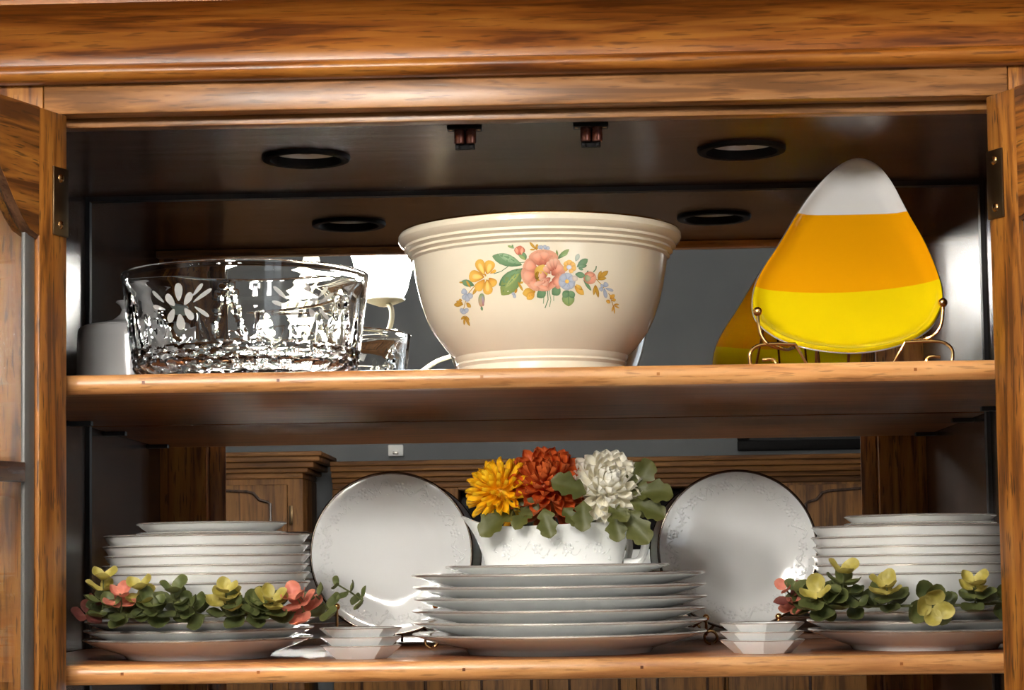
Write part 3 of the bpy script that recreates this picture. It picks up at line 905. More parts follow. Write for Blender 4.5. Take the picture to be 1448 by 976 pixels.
flower('silk_chrysanthemum', 'ivory white silk chrysanthemum, rightmost flower in the gravy boat', (0.0730, 0.134, 0.1590), (0.16, -0.82, 0.35), 0.0360, M['petal_white'], 78, 0.46, 0.42, 0.28, 0.0, 1.70,
       [((0.053, 0.108, 0.153), (-0.75, -0.45, 0.35), (0.1, -1, 0.2), 0.036), ((0.050, 0.106, 0.146), (-0.05, -0.5, -0.8), (0, -1, 0.2), 0.030),
        ((0.092, 0.125, 0.157), (0.70, -0.15, 0.72), (0.1, -1, 0.1), 0.036), ((0.095, 0.122, 0.154), (1.0, -0.25, 0.05), (0.1, -0.8, 0.5), 0.040),
        ((0.095, 0.120, 0.146), (0.90, -0.35, -0.35), (0, -0.8, 0.5), 0.036), ((0.080, 0.112, 0.136), (0.05, -0.5, -0.85), (0, -1, 0.1), 0.030),
        ((0.088, 0.114, 0.137), (0.55, -0.5, -0.75), (0, -1, 0.2), 0.040), ((0.074, 0.110, 0.140), (0.5, -0.6, -0.3), (0, -0.8, 0.6), 0.026)], 13, (0.046, by_, BASE_Z))

# ------------------------------------------------------------------ eucalyptus garlands
def round_leaf(seedv, cup):
    rnd = random.Random(seedv)
    vs_, fs = [(0, 0.46, -cup)], []
    n = 14
    for ring_, rr in ((0, 0.55), (1, 1.0)):
        for k in range(n):
            a = 2 * PI * k / n
            r = 0.5 * rr * (1 + 0.05 * math.sin(2 * a + seedv) + rnd.uniform(-0.02, 0.02))
            x = r * math.sin(a) * 0.92; y = 0.5 - r * math.cos(a)
            if k == 0: y = 0.5 - r * 1.05
            vs_.append((x, y, -cup * (1 - rr * rr) + 0.05 * math.sin(3 * a + seedv) * rr))
    for k in range(n):
        fs.append((0, 1 + k, 1 + (k + 1) % n))
        fs.append((1 + k, 1 + n + k, 1 + n + (k + 1) % n, 1 + (k + 1) % n))
    return mesh('leaf', vs_, fs)
EUC = {}
for key in ('green', 'dark', 'yellow', 'red', 'maroon'):
    EUC[key] = []
    for s in (1, 4):
        m_ = round_leaf(s, 0.16 if s == 1 else 0.22); m_.materials.append(M['euc_' + key]); EUC[key].append(m_)

def garland(label, base, run, sprigs, seedv):
    rnd = random.Random(seedv)
    t = thing('eucalyptus_garland', label, 'garland', base, 'eucalyptus garlands laid round the bowls')
    b = Vector(base)
    bm = bmesh.new(); tube_into(bm, smooth_path([Vector(p) - b for p in run], 6), 0.0013, 7)
    put('main_stem', from_bm(bm, 'main_stem'), M['stem'], t)
    for (root, tip, whorls) in sprigs:
        root = Vector(root); tip = Vector(tip)
        ax = (tip - root)
        bm = bmesh.new(); tube_into(bm, [root - b, (root + tip) / 2 - b + Vector((0.001, 0, 0)), tip - b], 0.0008, 6)
        put('twig', from_bm(bm, 'twig'), M['stem'], t)
        axn = ax.normalized()
        e1 = axn.cross(Vector((0, -1, 0.1)))
        e1 = e1.normalized() if e1.length > 1e-3 else Vector((1, 0, 0))
        e2 = axn.cross(e1)
        ph = rnd.uniform(0, PI)
        for (u, col, size, cnt, lift) in whorls:
            p = root + ax * u
            ph += PI / 2
            for k in range(cnt):
                q = ph + 2 * PI * k / cnt + rnd.uniform(-0.25, 0.25)
                out = e1 * math.cos(q) + e2 * math.sin(q)
                d = out * math.cos(lift) + axn * math.sin(lift)
                nn = axn * math.cos(lift) - out * math.sin(lift)
                s = size * rnd.uniform(0.85, 1.12)
                start = p - b + out * 0.001
                put('leaf', EUC[col][rnd.randrange(2)], None, t, mtx=aim(d, nn, start, s))
    return t

def sp(x, z0, z1, cols, y0=0.028, dx=0.0, dy=-0.006, s=0.014, n=3):
    """sprig: whorls from dark base to coloured tip"""
    wh = []
    m_ = len(cols)
    for i, c_ in enumerate(cols):
        u = 0.12 + 0.88 * i / max(1, m_ - 1)
        wh.append((u, c_, 1.32 * s * (1.12 - 0.32 * u), 3 if i == 0 else n, 0.15 + 0.55 * u))
    return ((x - dx, y0 + 0.006, z0), (x, y0 + dy, z1), wh)

GZ = 0.0445
left_sprigs = [
    sp(-0.4050, GZ, 0.0580, ['maroon', 'maroon'], dx=0.012, s=0.011, n=2, y0=0.050),
    sp(-0.3940, GZ, 0.0790, ['dark', 'green', 'yellow', 'yellow'], dx=0.004, s=0.0135, y0=0.036),
    sp(-0.3830, GZ, 0.0560, ['dark', 'green'], dx=-0.004, s=0.014, y0=0.030),
    sp(-0.3755, GZ, 0.0640, ['dark', 'red', 'red'], s=0.0135, dx=0.003, y0=0.026),
    sp(-0.3580, GZ, 0.0700, ['dark', 'yellow', 'yellow'], s=0.0140, dx=-0.004, y0=0.028),
    sp(-0.3480, GZ, 0.0560, ['dark', 'green', 'green'], s=0.0145, dx=0.004, y0=0.026),
    sp(-0.3270, GZ, 0.0670, ['dark', 'green', 'green'], s=0.0155, y0=0.026),
    sp(-0.3130, GZ, 0.0540, ['dark', 'green', 'dark'], s=0.0145, dx=-0.006, y0=0.026),
    sp(-0.2790, GZ, 0.0660, ['dark', 'yellow', 'yellow', 'yellow'], s=0.0145, dx=0.002, y0=0.026),
    sp(-0.2720, GZ, 0.0540, ['dark', 'green'], s=0.0135, dx=-0.003, y0=0.030),
    sp(-0.2500, GZ, 0.0560, ['dark', 'green', 'green'], s=0.0145, dx=0.004, y0=0.026),
    sp(-0.2360, GZ, 0.0590, ['dark', 'green', 'yellow', 'yellow'], s=0.0155, dx=0.004, y0=0.024),
    sp(-0.2150, GZ, 0.0600, ['red', 'red', 'red'], s=0.0145, dx=-0.006, y0=0.030),
    sp(-0.1980, GZ + 0.002, 0.0600, ['green', 'green'], s=0.0130, dx=-0.010, y0=0.042, n=2),
    sp(-0.1780, GZ + 0.010, 0.0700, ['green', 'green', 'green'], s=0.0095, dx=-0.022, y0=0.044, n=2),
]
garland('eucalyptus garland with coral and yellow leaves on the left-hand stack', (-0.325, 0.03, 0.0405),
        [(-0.416, 0.058, 0.046), (-0.390, 0.040, 0.0445), (-0.350, 0.033, 0.0435), (-0.310, 0.031, 0.0435), (-0.260, 0.035, 0.0435), (-0.215, 0.040, 0.045), (-0.192, 0.044, 0.052)], left_sprigs, 21)
right_sprigs = [
    sp(0.2330, GZ, 0.0600, ['red', 'maroon', 'red'], s=0.0135, dx=-0.012, y0=0.040, n=2),
    sp(0.2440, GZ, 0.0600, ['dark', 'red', 'green'], s=0.0130, dx=-0.006, y0=0.040, n=2),
    sp(0.2600, GZ, 0.0560, ['dark', 'green', 'yellow'], s=0.0175, dx=-0.003, y0=0.026),
    sp(0.2720, GZ, 0.0520, ['dark', 'green'], s=0.0150, dx=0.003, y0=0.030),
    sp(0.2850, GZ, 0.0745, ['dark', 'green', 'green', 'yellow'], s=0.0160, dx=0.003, y0=0.028),
    sp(0.2980, GZ, 0.0500, ['dark', 'dark'], s=0.0130, dx=-0.003, y0=0.034),
    sp(0.3225, GZ, 0.0630, ['dark', 'green', 'yellow', 'yellow'], s=0.0155, dx=-0.003, y0=0.026),
    ((0.3600, 0.034, 0.048), (0.3625, 0.006, 0.0430), [(0.1, 'dark', 0.021, 3, 0.2), (0.6, 'green', 0.021, 3, 0.4), (1.0, 'yellow', 0.018, 4, 0.5)]),
    sp(0.3720, GZ, 0.0500, ['dark', 'dark'], s=0.0120, dx=-0.003, y0=0.034, n=2),
    sp(0.4030, GZ, 0.0640, ['dark', 'green', 'yellow', 'yellow'], s=0.0145, dx=-0.002, y0=0.028),
    sp(0.4330, GZ, 0.0500, ['dark', 'green'], s=0.0130, y0=0.044),
]
garland('eucalyptus garland with yellow leaves on the right-hand stack', (0.345, 0.03, 0.0405),
        [(0.240, 0.050, 0.050), (0.262, 0.040, 0.0445), (0.300, 0.034, 0.0435), (0.350, 0.030, 0.0435), (0.400, 0.034, 0.0435), (0.440, 0.050, 0.045)], right_sprigs, 22)

# ------------------------------------------------------------------ cut-glass bowl
def cut_glass_bowl():
    cx, cy, H, R = -0.2820, 0.170, 0.1075, 0.1222
    n, rows = 240, 64
    vs_, fs, rings = [], [], []
    def rad(u):            # outer radius before cutting
        base = 0.096 + 0.014 * min(1, u / 0.12) ** 0.7
        return base + (R - 0.110) * max(0, u - 0.04) / 0.96
    def cut(a, u):
        d = 0.0
        if u < 0.30:       # diamonds round the foot
            f = 30
            p = a * f / 2; q = u / 0.30 * PI * 3
            e = abs(math.sin(p + q)) * abs(math.sin(p - q))
            d = 0.0024 * (1 - e ** 0.5) * min(1, u / 0.04) * min(1, (0.30 - u) / 0.03)
        elif u < 0.80:     # tall pointed cuts rising to each panel
            v = (u - 0.30) / 0.50
            k = a / (2 * PI) * 24
            fr = k - math.floor(k)
            j = int(math.floor(k)) % 4
            top = (1.0, 0.55, 0.32, 0.55)[j]
            w_ = 0.5 * max(0.0, 1 - v / top) ** 1.2
            x = abs(fr - 0.5)
            if x < w_:
                d = 0.0010 * (1 - x / max(w_, 1e-4))
            if j == 0:
                x2 = abs(x - 0.5 * (1 - v) ** 0.7)
                if x2 < 0.09: d = max(d, 0.0017 * (1 - x2 / 0.09))
        return d
    prof = []
    vs_.append((0, 0, 0.002)); 
    for k in range(rows + 1):
        u = k / rows
        st = len(vs_); rings.append(st)
        for i in range(n):
            a = 2 * PI * i / n
            r = rad(u) - cut(a + PI / 2 + 0.13, u)
            if u == 0: r = 0.094
            vs_.append((r * math.cos(a), r * math.sin(a), H * u))
    for rr, zz in ((R + 0.0006, H + 0.0004), (R + 0.0002, H + 0.0016), (R - 0.0018, H + 0.0022), (R - 0.0038, H + 0.0012), (R - 0.0042, H - 0.0004)):
        st = len(vs_); rings.append(st)
        for i in range(n):
            a = 2 * PI * i / n; vs_.append((rr * math.cos(a), rr * math.sin(a), zz))
    for k in range(10, -1, -1):
        u = 0.09 + 0.89 * k / 10
        thick = 0.0042 if u > 0.82 else 0.0068
        rr = rad(u) - thick if u < 0.97 else R - 0.0040
        if k == 0: rr -= 0.006
        st = len(vs_); rings.append(st)
        for i in range(n):
            a = 2 * PI * i / n; vs_.append((rr * math.cos(a), rr * math.sin(a), H * u))
    for A, B in zip(rings, rings[1:]):
        for i in range(n):
            fs.append((A + i, A + (i + 1) % n, B + (i + 1) % n, B + i))
    for i in range(n): fs.append((0, rings[0] + (i + 1) % n, rings[0] + i))
    vs_.append((0, 0, 0.0085)); l_ = len(vs_) - 1
    for i in range(n): fs.append((l_, rings[-1] + i, rings[-1] + (i + 1) % n))
    me = mesh('cut_glass_bowl', vs_, fs, True, 22)
    o = put('cut_glass_bowl', me, M['glass'], None, (cx, cy, Z1 + 0.0002))
    tag(o, 'round clear cut-glass bowl with frosted flowers on the upper shelf', 'bowl')
    # frosted flowers: 6 around, each blossom a part
    def etched(a0):
        bm = bmesh.new()
        def S(x, z):
            u = z / H
            a = a0 + x / R
            r = rad(u) + 0.0003
            return (r * math.sin(a), -r * math.cos(a), z)
        def blob(px, pz, qx, qz, wd):
            L_ = math.hypot(qx - px, qz - pz); dx, dz = (qx - px) / L_, (qz - pz) / L_
            ctr = None
            ring_ = []
            N_ = 14
            for k in range(N_):
                t = 2 * PI * k / N_
                s = 0.5 - 0.5 * math.cos(t)
                wv = wd * math.sin(t) * (0.55 + 0.6 * s)
                ring_.append(bm.verts.new(S(px + dx * L_ * s - dz * wv, pz + dz * L_ * s + dx * wv)))
            c_ = bm.verts.new(S(px + dx * L_ * 0.5, pz + dz * L_ * 0.5))
            for k in range(N_):
                bm.faces.new((ring_[k], ring_[(k + 1) % N_], c_))
        cz = 0.0655
        blob(0.000, cz + 0.006, 0.001, cz + 0.023, 0.0052)
        blob(-0.005, cz + 0.002, -0.015, cz + 0.013, 0.0046)
        blob(0.006, cz + 0.002, 0.015, cz + 0.013, 0.0042)
        blob(-0.006, cz - 0.001, -0.014, cz - 0.013, 0.0046)
        blob(0.000, cz - 0.006, 0.001, cz - 0.021, 0.0058)
        blob(0.006, cz - 0.001, 0.015, cz - 0.012, 0.0042)
        for x0_, z0_, dx_, dz_ in ((0.016, 0.004, 0.036, 0.016), (0.016, 0.010, 0.027, 0.021), (0.017, 0.0, 0.032, -0.010)):
            blob(x0_, cz + z0_, dx_, cz + dz_, 0.0023)
        for x0_, z0_, dx_, dz_ in ((-0.018, 0.006, -0.033, 0.018), (-0.017, -0.001, -0.034, 0.004)):
            blob(x0_, cz + z0_, dx_, cz + dz_, 0.0023)
        put('frosted_flower', from_bm(bm, 'frosted_flower', False), M['frost'], o)
    for k in range(4):
        etched(math.radians(-83.5 + 60 * k))
cut_glass_bowl()

# ------------------------------------------------------------------ lidded white jar
def jar():
    x, y, z = -0.4335, 0.3400, Z1
    t = thing('lidded_jar', 'white ceramic lidded jar standing behind the glass bowl', 'jar', (x, y, z))
    body = [(0, 0.0002), (0.0555, 0.0002), (0.0575, 0.002), (0.0572, 0.010), (0.0562, 0.066), (0.0555, 0.0750), (0.0535, 0.0786), (0.0505, 0.0792), (0.050, 0.075), (0.050, 0.010), (0, 0.008)]
    put('body', lathe_mesh('body', body, 64), M['white_glaze'], t)
    lid = [(0.0, 0.0790), (0.049, 0.0790), (0.0495, 0.0806), (0.040, 0.0834), (0.0240, 0.0860), (0.0165, 0.0890), (0.0105, 0.0940), (0.0085, 0.0990), (0.0105, 0.1035), (0.0150, 0.1070), (0.0140, 0.1084), (0, 0.1090)]
    put('lid', lathe_mesh('lid', lid, 48), M['white_glaze'], t)
M['white_glaze'] = base_mat('pale grey white glaze', (0.62, 0.62, 0.62), 0.14, coat=0.3)
jar()

# ------------------------------------------------------------------ cream mixing bowl with floral decal
BOWL_PROF = [(0, 0.0), (0.080, 0.0), (0.0835, 0.003), (0.0832, 0.0135), (0.0855, 0.0165), (0.0845, 0.0185), (0.0862, 0.0210), (0.0868, 0.0245), (0.0950, 0.0330), (0.1065, 0.0480),
             (0.1130, 0.0610), (0.1185, 0.0770), (0.1225, 0.0930), (0.1255, 0.1080), (0.1275, 0.1215), (0.1300, 0.1235), (0.1292, 0.1258), (0.1330, 0.1282), (0.1322, 0.1308), (0.1362, 0.1332), (0.1356, 0.1358),
             (0.1395, 0.1385), (0.1415, 0.1420), (0.1416, 0.1455), (0.1400, 0.1482)]
def bowl_r(z):
    p = BOWL_PROF
    for (r0, z0), (r1, z1) in zip(p[6:], p[7:]):
        if z0 <= z <= z1:
            return r0 + (r1 - r0) * (z - z0) / max(1e-9, z1 - z0)
    return p[-1][0]
def cream_bowl():
    c = Vector((0.0110, 0.1900, Z1 + 0.0002))
    prof = []
    # smooth the body between key points
    for i, p in enumerate(BOWL_PROF): prof.append(p)
    inner = [(0.1378, 0.1494), (0.1350, 0.1485), (0.1320, 0.1440), (0.1285, 0.1330), (0.1235, 0.1180), (0.1200, 0.1000), (0.1140, 0.0790), (0.1040, 0.0550), (0.0900, 0.0340), (0.070, 0.0220), (0.030, 0.0160), (0, 0.0155)]
    o = put('mixing_bowl', lathe_mesh('mixing_bowl', prof + inner, 128, 26), M['cream'], None, c)
    tag(o, 'large cream ceramic bowl with painted rose spray on the upper shelf', 'bowl')
    put('gold_rim', lathe_mesh('gold_rim', [(0.1404, 0.1478), (0.1400, 0.1492), (0.1380, 0.1499), (0.1362, 0.1494)], 128, 60), M['gold'], o)
    # decal: coordinates in millimetres across the bowl front, painted as flat shapes on the glaze
    verts, faces, cols = [], [], []
    layer = [0.00012]
    def S(x, z):
        r = bowl_r(z) + layer[0]
        a = math.asin(max(-1, min(1, x / r)))
        return (r * math.sin(a), -r * math.cos(a), z)
    KX, KZ = 0.0006652 / 5.569, 0.0006602 / 5.569
    def W2(px, py):      # drawing units -> bowl x, z
        return (px - 720 + 24) * KX, 0.1198 - (py - 85) * KZ + (px - 720) * KX * -0.004
    def petal(bx_, by__, tx, ty, wd, c0, c1, blunt=0.55):
        L_ = math.hypot(tx - bx_, ty - by__) or 1
        dx, dy = (tx - bx_) / L_, (ty - by__) / L_
        st = len(verts)
        N_ = 16
        rings_ = []
        for rr in (1.0, 0.55):
            for k in range(N_):
                t = 2 * PI * k / N_
                s = 0.5 - 0.5 * math.cos(t) * rr
                wv = wd * math.sin(t) * rr * (1 - blunt + 2 * blunt * s) * (abs(math.sin(t)) ** 0.7 * 1.1 if 0.05 < blunt < 0.3 else 1)
                x, z = W2(bx_ + dx * L_ * s - dy * wv, by__ + dy * L_ * s + dx * wv)
                verts.append(S(x, z))
                f = s if rr == 1.0 else s * 0.8
                sh = 0.82 if rr == 1.0 else 1.08
                cols.append(tuple(min(1, (c0[i] * (1 - f) + c1[i] * f) * sh) for i in range(3)))
        x, z = W2(bx_ + dx * L_ * 0.5, by__ + dy * L_ * 0.5)
        verts.append(S(x, z)); cols.append(tuple(min(1, (c0[i] + c1[i]) / 2 * 1.12) for i in range(3)))
        for k in range(N_):
            k2 = (k + 1) % N_
            faces.append((st + k, st + k2, st + N_ + k2, st + N_ + k))
            faces.append((st + N_ + k, st + N_ + k2, st + 2 * N_))
        layer[0] += 0.0000022
    def stroke(pts, wd, c):
        st = len(verts)
        P_ = [Vector((p[0], p[1])) for p in pts]
        for i, p in enumerate(P_):
            t = (P_[min(i + 1, len(P_) - 1)] - P_[max(i - 1, 0)]).normalized()
            n_ = Vector((-t.y, t.x)) * wd
            for q in (p + n_, p - n_):
                x, z = W2(q.x, q.y); verts.append(S(x, z)); cols.append(c)
        for i in range(len(P_) - 1):
            a = st + 2 * i
            faces.append((a, a + 1, a + 3, a + 2))
        layer[0] += 0.0000022
    G1, G2, G3 = (0.10, 0.20, 0.10), (0.20, 0.33, 0.17), (0.30, 0.36, 0.10)
    CO, CL, CD = (0.60, 0.20, 0.12), (0.80, 0.42, 0.28), (0.42, 0.10, 0.06)
    YE, YD, OC = (0.82, 0.50, 0.10), (0.55, 0.24, 0.03), (0.42, 0.22, 0.02)
    BL, BP = (0.30, 0.35, 0.46), (0.46, 0.48, 0.54)
    # stems
    stroke([(480, 235), (440, 265), (400, 290), (340, 305)], 3, G1)
    stroke([(610, 225), (560, 228), (500, 235)], 3, G1)
    stroke([(745, 450), (735, 500), (730, 550)], 3, G2); stroke([(765, 450), (768, 520), (742, 585)], 3.5, G1)
    stroke([(775, 440), (790, 520), (778, 575)], 3, G2); stroke([(815, 440), (812, 530)], 2.5, G2)
    stroke([(1150, 350), (1200, 400), (1260, 470), (1290, 560)], 3, OC)
    stroke([(190, 380), (120, 450), (85, 560), (95, 650)], 3, OC)
    # leaves
    petal(568, 248, 330, 165, 42, G1, G2, 0.2); petal(560, 240, 380, 150, 26, G2, (0.32, 0.45, 0.28), 0.2)
    petal(570, 272, 398, 475, 62, G1, G3, 0.25); petal(560, 275, 380, 400, 40, G2, G1, 0.2); petal(560, 285, 430, 420, 18, G3, (0.38, 0.44, 0.18), 0.2)
    stroke([(565, 275), (480, 340), (410, 450)], 2.5, G1); stroke([(565, 246), (470, 205), (350, 172)], 2.5, G1)
    petal(180, 385, 75, 340, 24, G1, G2, 0.2); petal(800, 480, 865, 430, 34, G1, G2, 0.1); petal(680, 500, 750, 450, 32, G1, G2, 0.1)
    petal(925, 450, 930, 570, 46, G2, G3, 0.1); petal(935, 450, 885, 500, 26, G1, G2, 0.1); petal(940, 450, 972, 505, 24, G2, G1, 0.1); stroke([(928, 455), (932, 555)], 2.5, G1)
    petal(845, 205, 942, 126, 17, G1, G3, 0.2); petal(848, 200, 842, 132, 8, G1, G3, 0.2); petal(870, 185, 930, 160, 9, G2, G3, 0.2)
    petal(1000, 265, 1088, 198, 24, G1, G2, 0.2); petal(1005, 262, 1080, 250, 14, G2, G1, 0.2); petal(990, 220, 1018, 160, 16, (0.36, 0.42, 0.32), (0.5, 0.52, 0.42), 0.2); petal(1010, 270, 1050, 285, 10, G1, G2, 0.2)
    petal(1050, 360, 1112, 445, 12, G1, G2, 0.2)
    # ochre leaves
    petal(670, 455, 565, 470, 34, OC, YE, 0.1); petal(660, 460, 600, 515, 28, YD, YE, 0.1); stroke([(660, 455), (600, 480)], 2.5, YD)
    petal(980, 410, 1052, 478, 24, YD, YE, 0.15); petal(990, 400, 1040, 440, 14, YE, OC, 0.15)
    for a in ((210, 390, 165, 455, 12), (150, 400, 115, 340, 8), (90, 355, 55, 345, 6), (530, 375, 570, 450, 9), (540, 390, 575, 380, 8), (680, 130, 630, 70, 10), (683, 135, 690, 85, 11), (675, 130, 630, 128, 7),
              (1165, 350, 1250, 282, 17), (1165, 345, 1195, 285, 11), (1160, 355, 1235, 338, 12), (1145, 395, 1130, 478, 11), (1150, 400, 1168, 495, 12),
              (85, 520, 5, 515, 17), (80, 510, 25, 490, 10), (75, 495, 50, 478, 9), (110, 510, 145, 552, 14), (95, 610, 60, 635, 9), (92, 615, 85, 680, 9), (95, 615, 132, 692, 10), (98, 610, 130, 650, 9)):
        petal(*a, OC, (0.55, 0.32, 0.06), 0.2)
    for a in ((1260, 500, 1300, 462, 14), (1255, 505, 1240, 535, 17), (1275, 510, 1310, 500, 12), (1265, 490, 1270, 465, 9), (1290, 540, 1335, 535, 7), (1290, 545, 1338, 565, 6), (1290, 545, 1275, 598, 6), (1292, 545, 1297, 612, 6)):
        petal(*a, YD, YE, 0.2)
    # blue bells
    for a in ((120, 440, 75, 410, 22), (120, 445, 80, 480, 20), (120, 445, 120, 505, 22), (125, 440, 160, 480, 20), (90, 560, 55, 575, 20), (90, 560, 85, 598, 22), (90, 560, 125, 580, 18),
              (505, 465, 480, 470, 11), (505, 470, 500, 502, 13), (715, 125, 700, 100, 14), (755, 130, 745, 95, 14), (760, 130, 785, 110, 14), (725, 130, 720, 95, 12),
              (1215, 410, 1240, 375, 20), (1205, 415, 1180, 440, 17), (1215, 420, 1230, 495, 15), (1225, 420, 1290, 435, 11), (1215, 400, 1185, 405, 14)):
        petal(*a, BL, BP, 0.35)
    petal(525, 430, 505, 465, 9, OC, YD, 0.2)
    # yellow flower
    for a in ((262, 310, 215, 185, 36), (285, 305, 320, 200, 40), (262, 325, 138, 305, 44), (300, 335, 350, 400, 32), (285, 345, 292, 465, 36), (265, 345, 195, 425, 34), (310, 300, 360, 280, 12)):
        petal(*a, YD, YE, 0.5)
    for a in ((262, 305, 222, 215, 16), (290, 300, 315, 225, 18), (250, 325, 165, 312, 20), (285, 355, 288, 440, 16)):
        petal(*a, YE, (0.88, 0.60, 0.22), 0.4)
    petal(262, 332, 292, 332, 16, (0.7, 0.6, 0.4), (0.8, 0.7, 0.5), 0.0); petal(268, 300, 276, 320, 7, OC, YD, 0.0)
    # buds
    petal(545, 175, 555, 95, 40, CD, CO, 0.1); petal(535, 165, 520, 110, 12, CO, CL, 0.1); petal(565, 165, 572, 105, 12, CL, CO, 0.1); petal(600, 205, 575, 150, 16, G1, G2, 0.1); petal(510, 115, 455, 92, 9, G2, G3, 0.2); petal(500, 105, 490, 85, 6, G1, G2, 0.2); petal(600, 210, 540, 165, 12, G3, G2, 0.2)
    petal(1050, 345, 1155, 345, 50, CO, CL, 0.0); petal(1075, 330, 1140, 318, 18, CL, CO, 0.0); petal(985, 320, 1065, 330, 22, G1, G2, 0.1); petal(1060, 350, 1110, 350, 26, G2, (0.6, 0.45, 0.3), -0.3); stroke([(1130, 300), (1150, 275), (1155, 250)], 4, G1); stroke([(1080, 300), (1090, 290)], 4, G1)
    petal(240, 450, 232, 555, 27, G2, (0.6, 0.3, 0.2), -0.1); petal(245, 470, 250, 550, 9, BL, CD, 0.0); petal(232, 550, 240, 585, 9, G1, G2, 0.1)
    # rose
    for a in ((720, 260, 670, 140, 62), (730, 260, 750, 130, 62), (760, 255, 815, 145, 54), (690, 290, 575, 250, 62), (690, 310, 560, 345, 60), (700, 340, 625, 430, 60), (730, 340, 715, 455, 70), (800, 330, 885, 250, 56), (800, 370, 880, 380, 56), (790, 380, 820, 425, 48), (780, 300, 845, 200, 46)):
        petal(*a, CD, CL, 0.55)
    for a in ((700, 230, 680, 160, 34), (740, 215, 745, 150, 34), (680, 270, 600, 245, 36), (670, 320, 580, 340, 36), (690, 380, 640, 420, 34), (740, 400, 725, 440, 40), (830, 320, 870, 250, 30), (810, 385, 860, 385, 30)):
        petal(*a, CO, (0.84, 0.46, 0.33), 0.45)
    petal(690, 375, 740, 248, 50, OC, (0.80, 0.55, 0.14), 0.1); petal(680, 365, 690, 300, 18, (0.16, 0.11, 0.02), OC, 0.0)
    for a in ((760, 340, 695, 330, 34), (790, 320, 740, 265, 22), (800, 300, 770, 225, 20), (815, 290, 800, 205, 20), (830, 285, 830, 200, 18), (790, 350, 720, 400, 28), (770, 370, 660, 405, 18)):
        petal(*a, CD, (0.86, 0.55, 0.40), 0.5)
    for k in range(12):
        layer[0] += 0.000001
        a = k * 2.1
        petal(682 + 10 * math.cos(a), 345 + 32 * math.sin(a), 688 + 10 * math.cos(a), 350 + 32 * math.sin(a), 4, (0.15, 0.09, 0.01), (0.25, 0.16, 0.02), 0)
    # yellow cluster and forget-me-not
    for a in ((938, 265, 905, 225, 22), (938, 265, 945, 210, 22), (940, 265, 985, 235, 22), (940, 270, 995, 275, 20), (935, 270, 895, 280, 22), (938, 275, 965, 310, 18)):
        petal(*a, YD, YE, 0.5)
    petal(918, 268, 958, 268, 18, BP, (0.6, 0.6, 0.62), 0)
    for k in range(6):
        a = -PI / 2 + k * PI / 3 + 0.2
        petal(920, 378, 920 + 68 * math.cos(a), 378 + 68 * math.sin(a), 32, BL, BP, 0.5)
    petal(960, 340, 1005, 365, 22, (0.6, 0.5, 0.42), (0.66, 0.56, 0.46), 0.2)
    petal(904, 378, 936, 378, 16, (0.85, 0.45, 0.06), (0.9, 0.6, 0.15), 0)
    me = bpy.data.meshes.new('floral_decal')
    me.from_pydata(verts, [], faces)
    ca = me.color_attributes.new('Col', 'FLOAT_COLOR', 'POINT')
    for i, c_ in enumerate(cols): ca.data[i].color = (*c_, 1)
    bm = bmesh.new(); bm.from_mesh(me)
    for f in bm.faces:
        f.smooth = True
        ctr = f.calc_center_median(); f.normal_update()
        if f.normal.dot(Vector((ctr.x, ctr.y, 0))) < 0: f.normal_flip()
    bm.to_mesh(me); bm.free()
    dec = put('floral_decal', me, M['decal'], o)
    dec['label'] = 'painted spray of a coral rose, yellow and blue blossoms and leaves'
M['decal'] = attr_mat('painted decal', 0.2, 0.3)
cream_bowl()

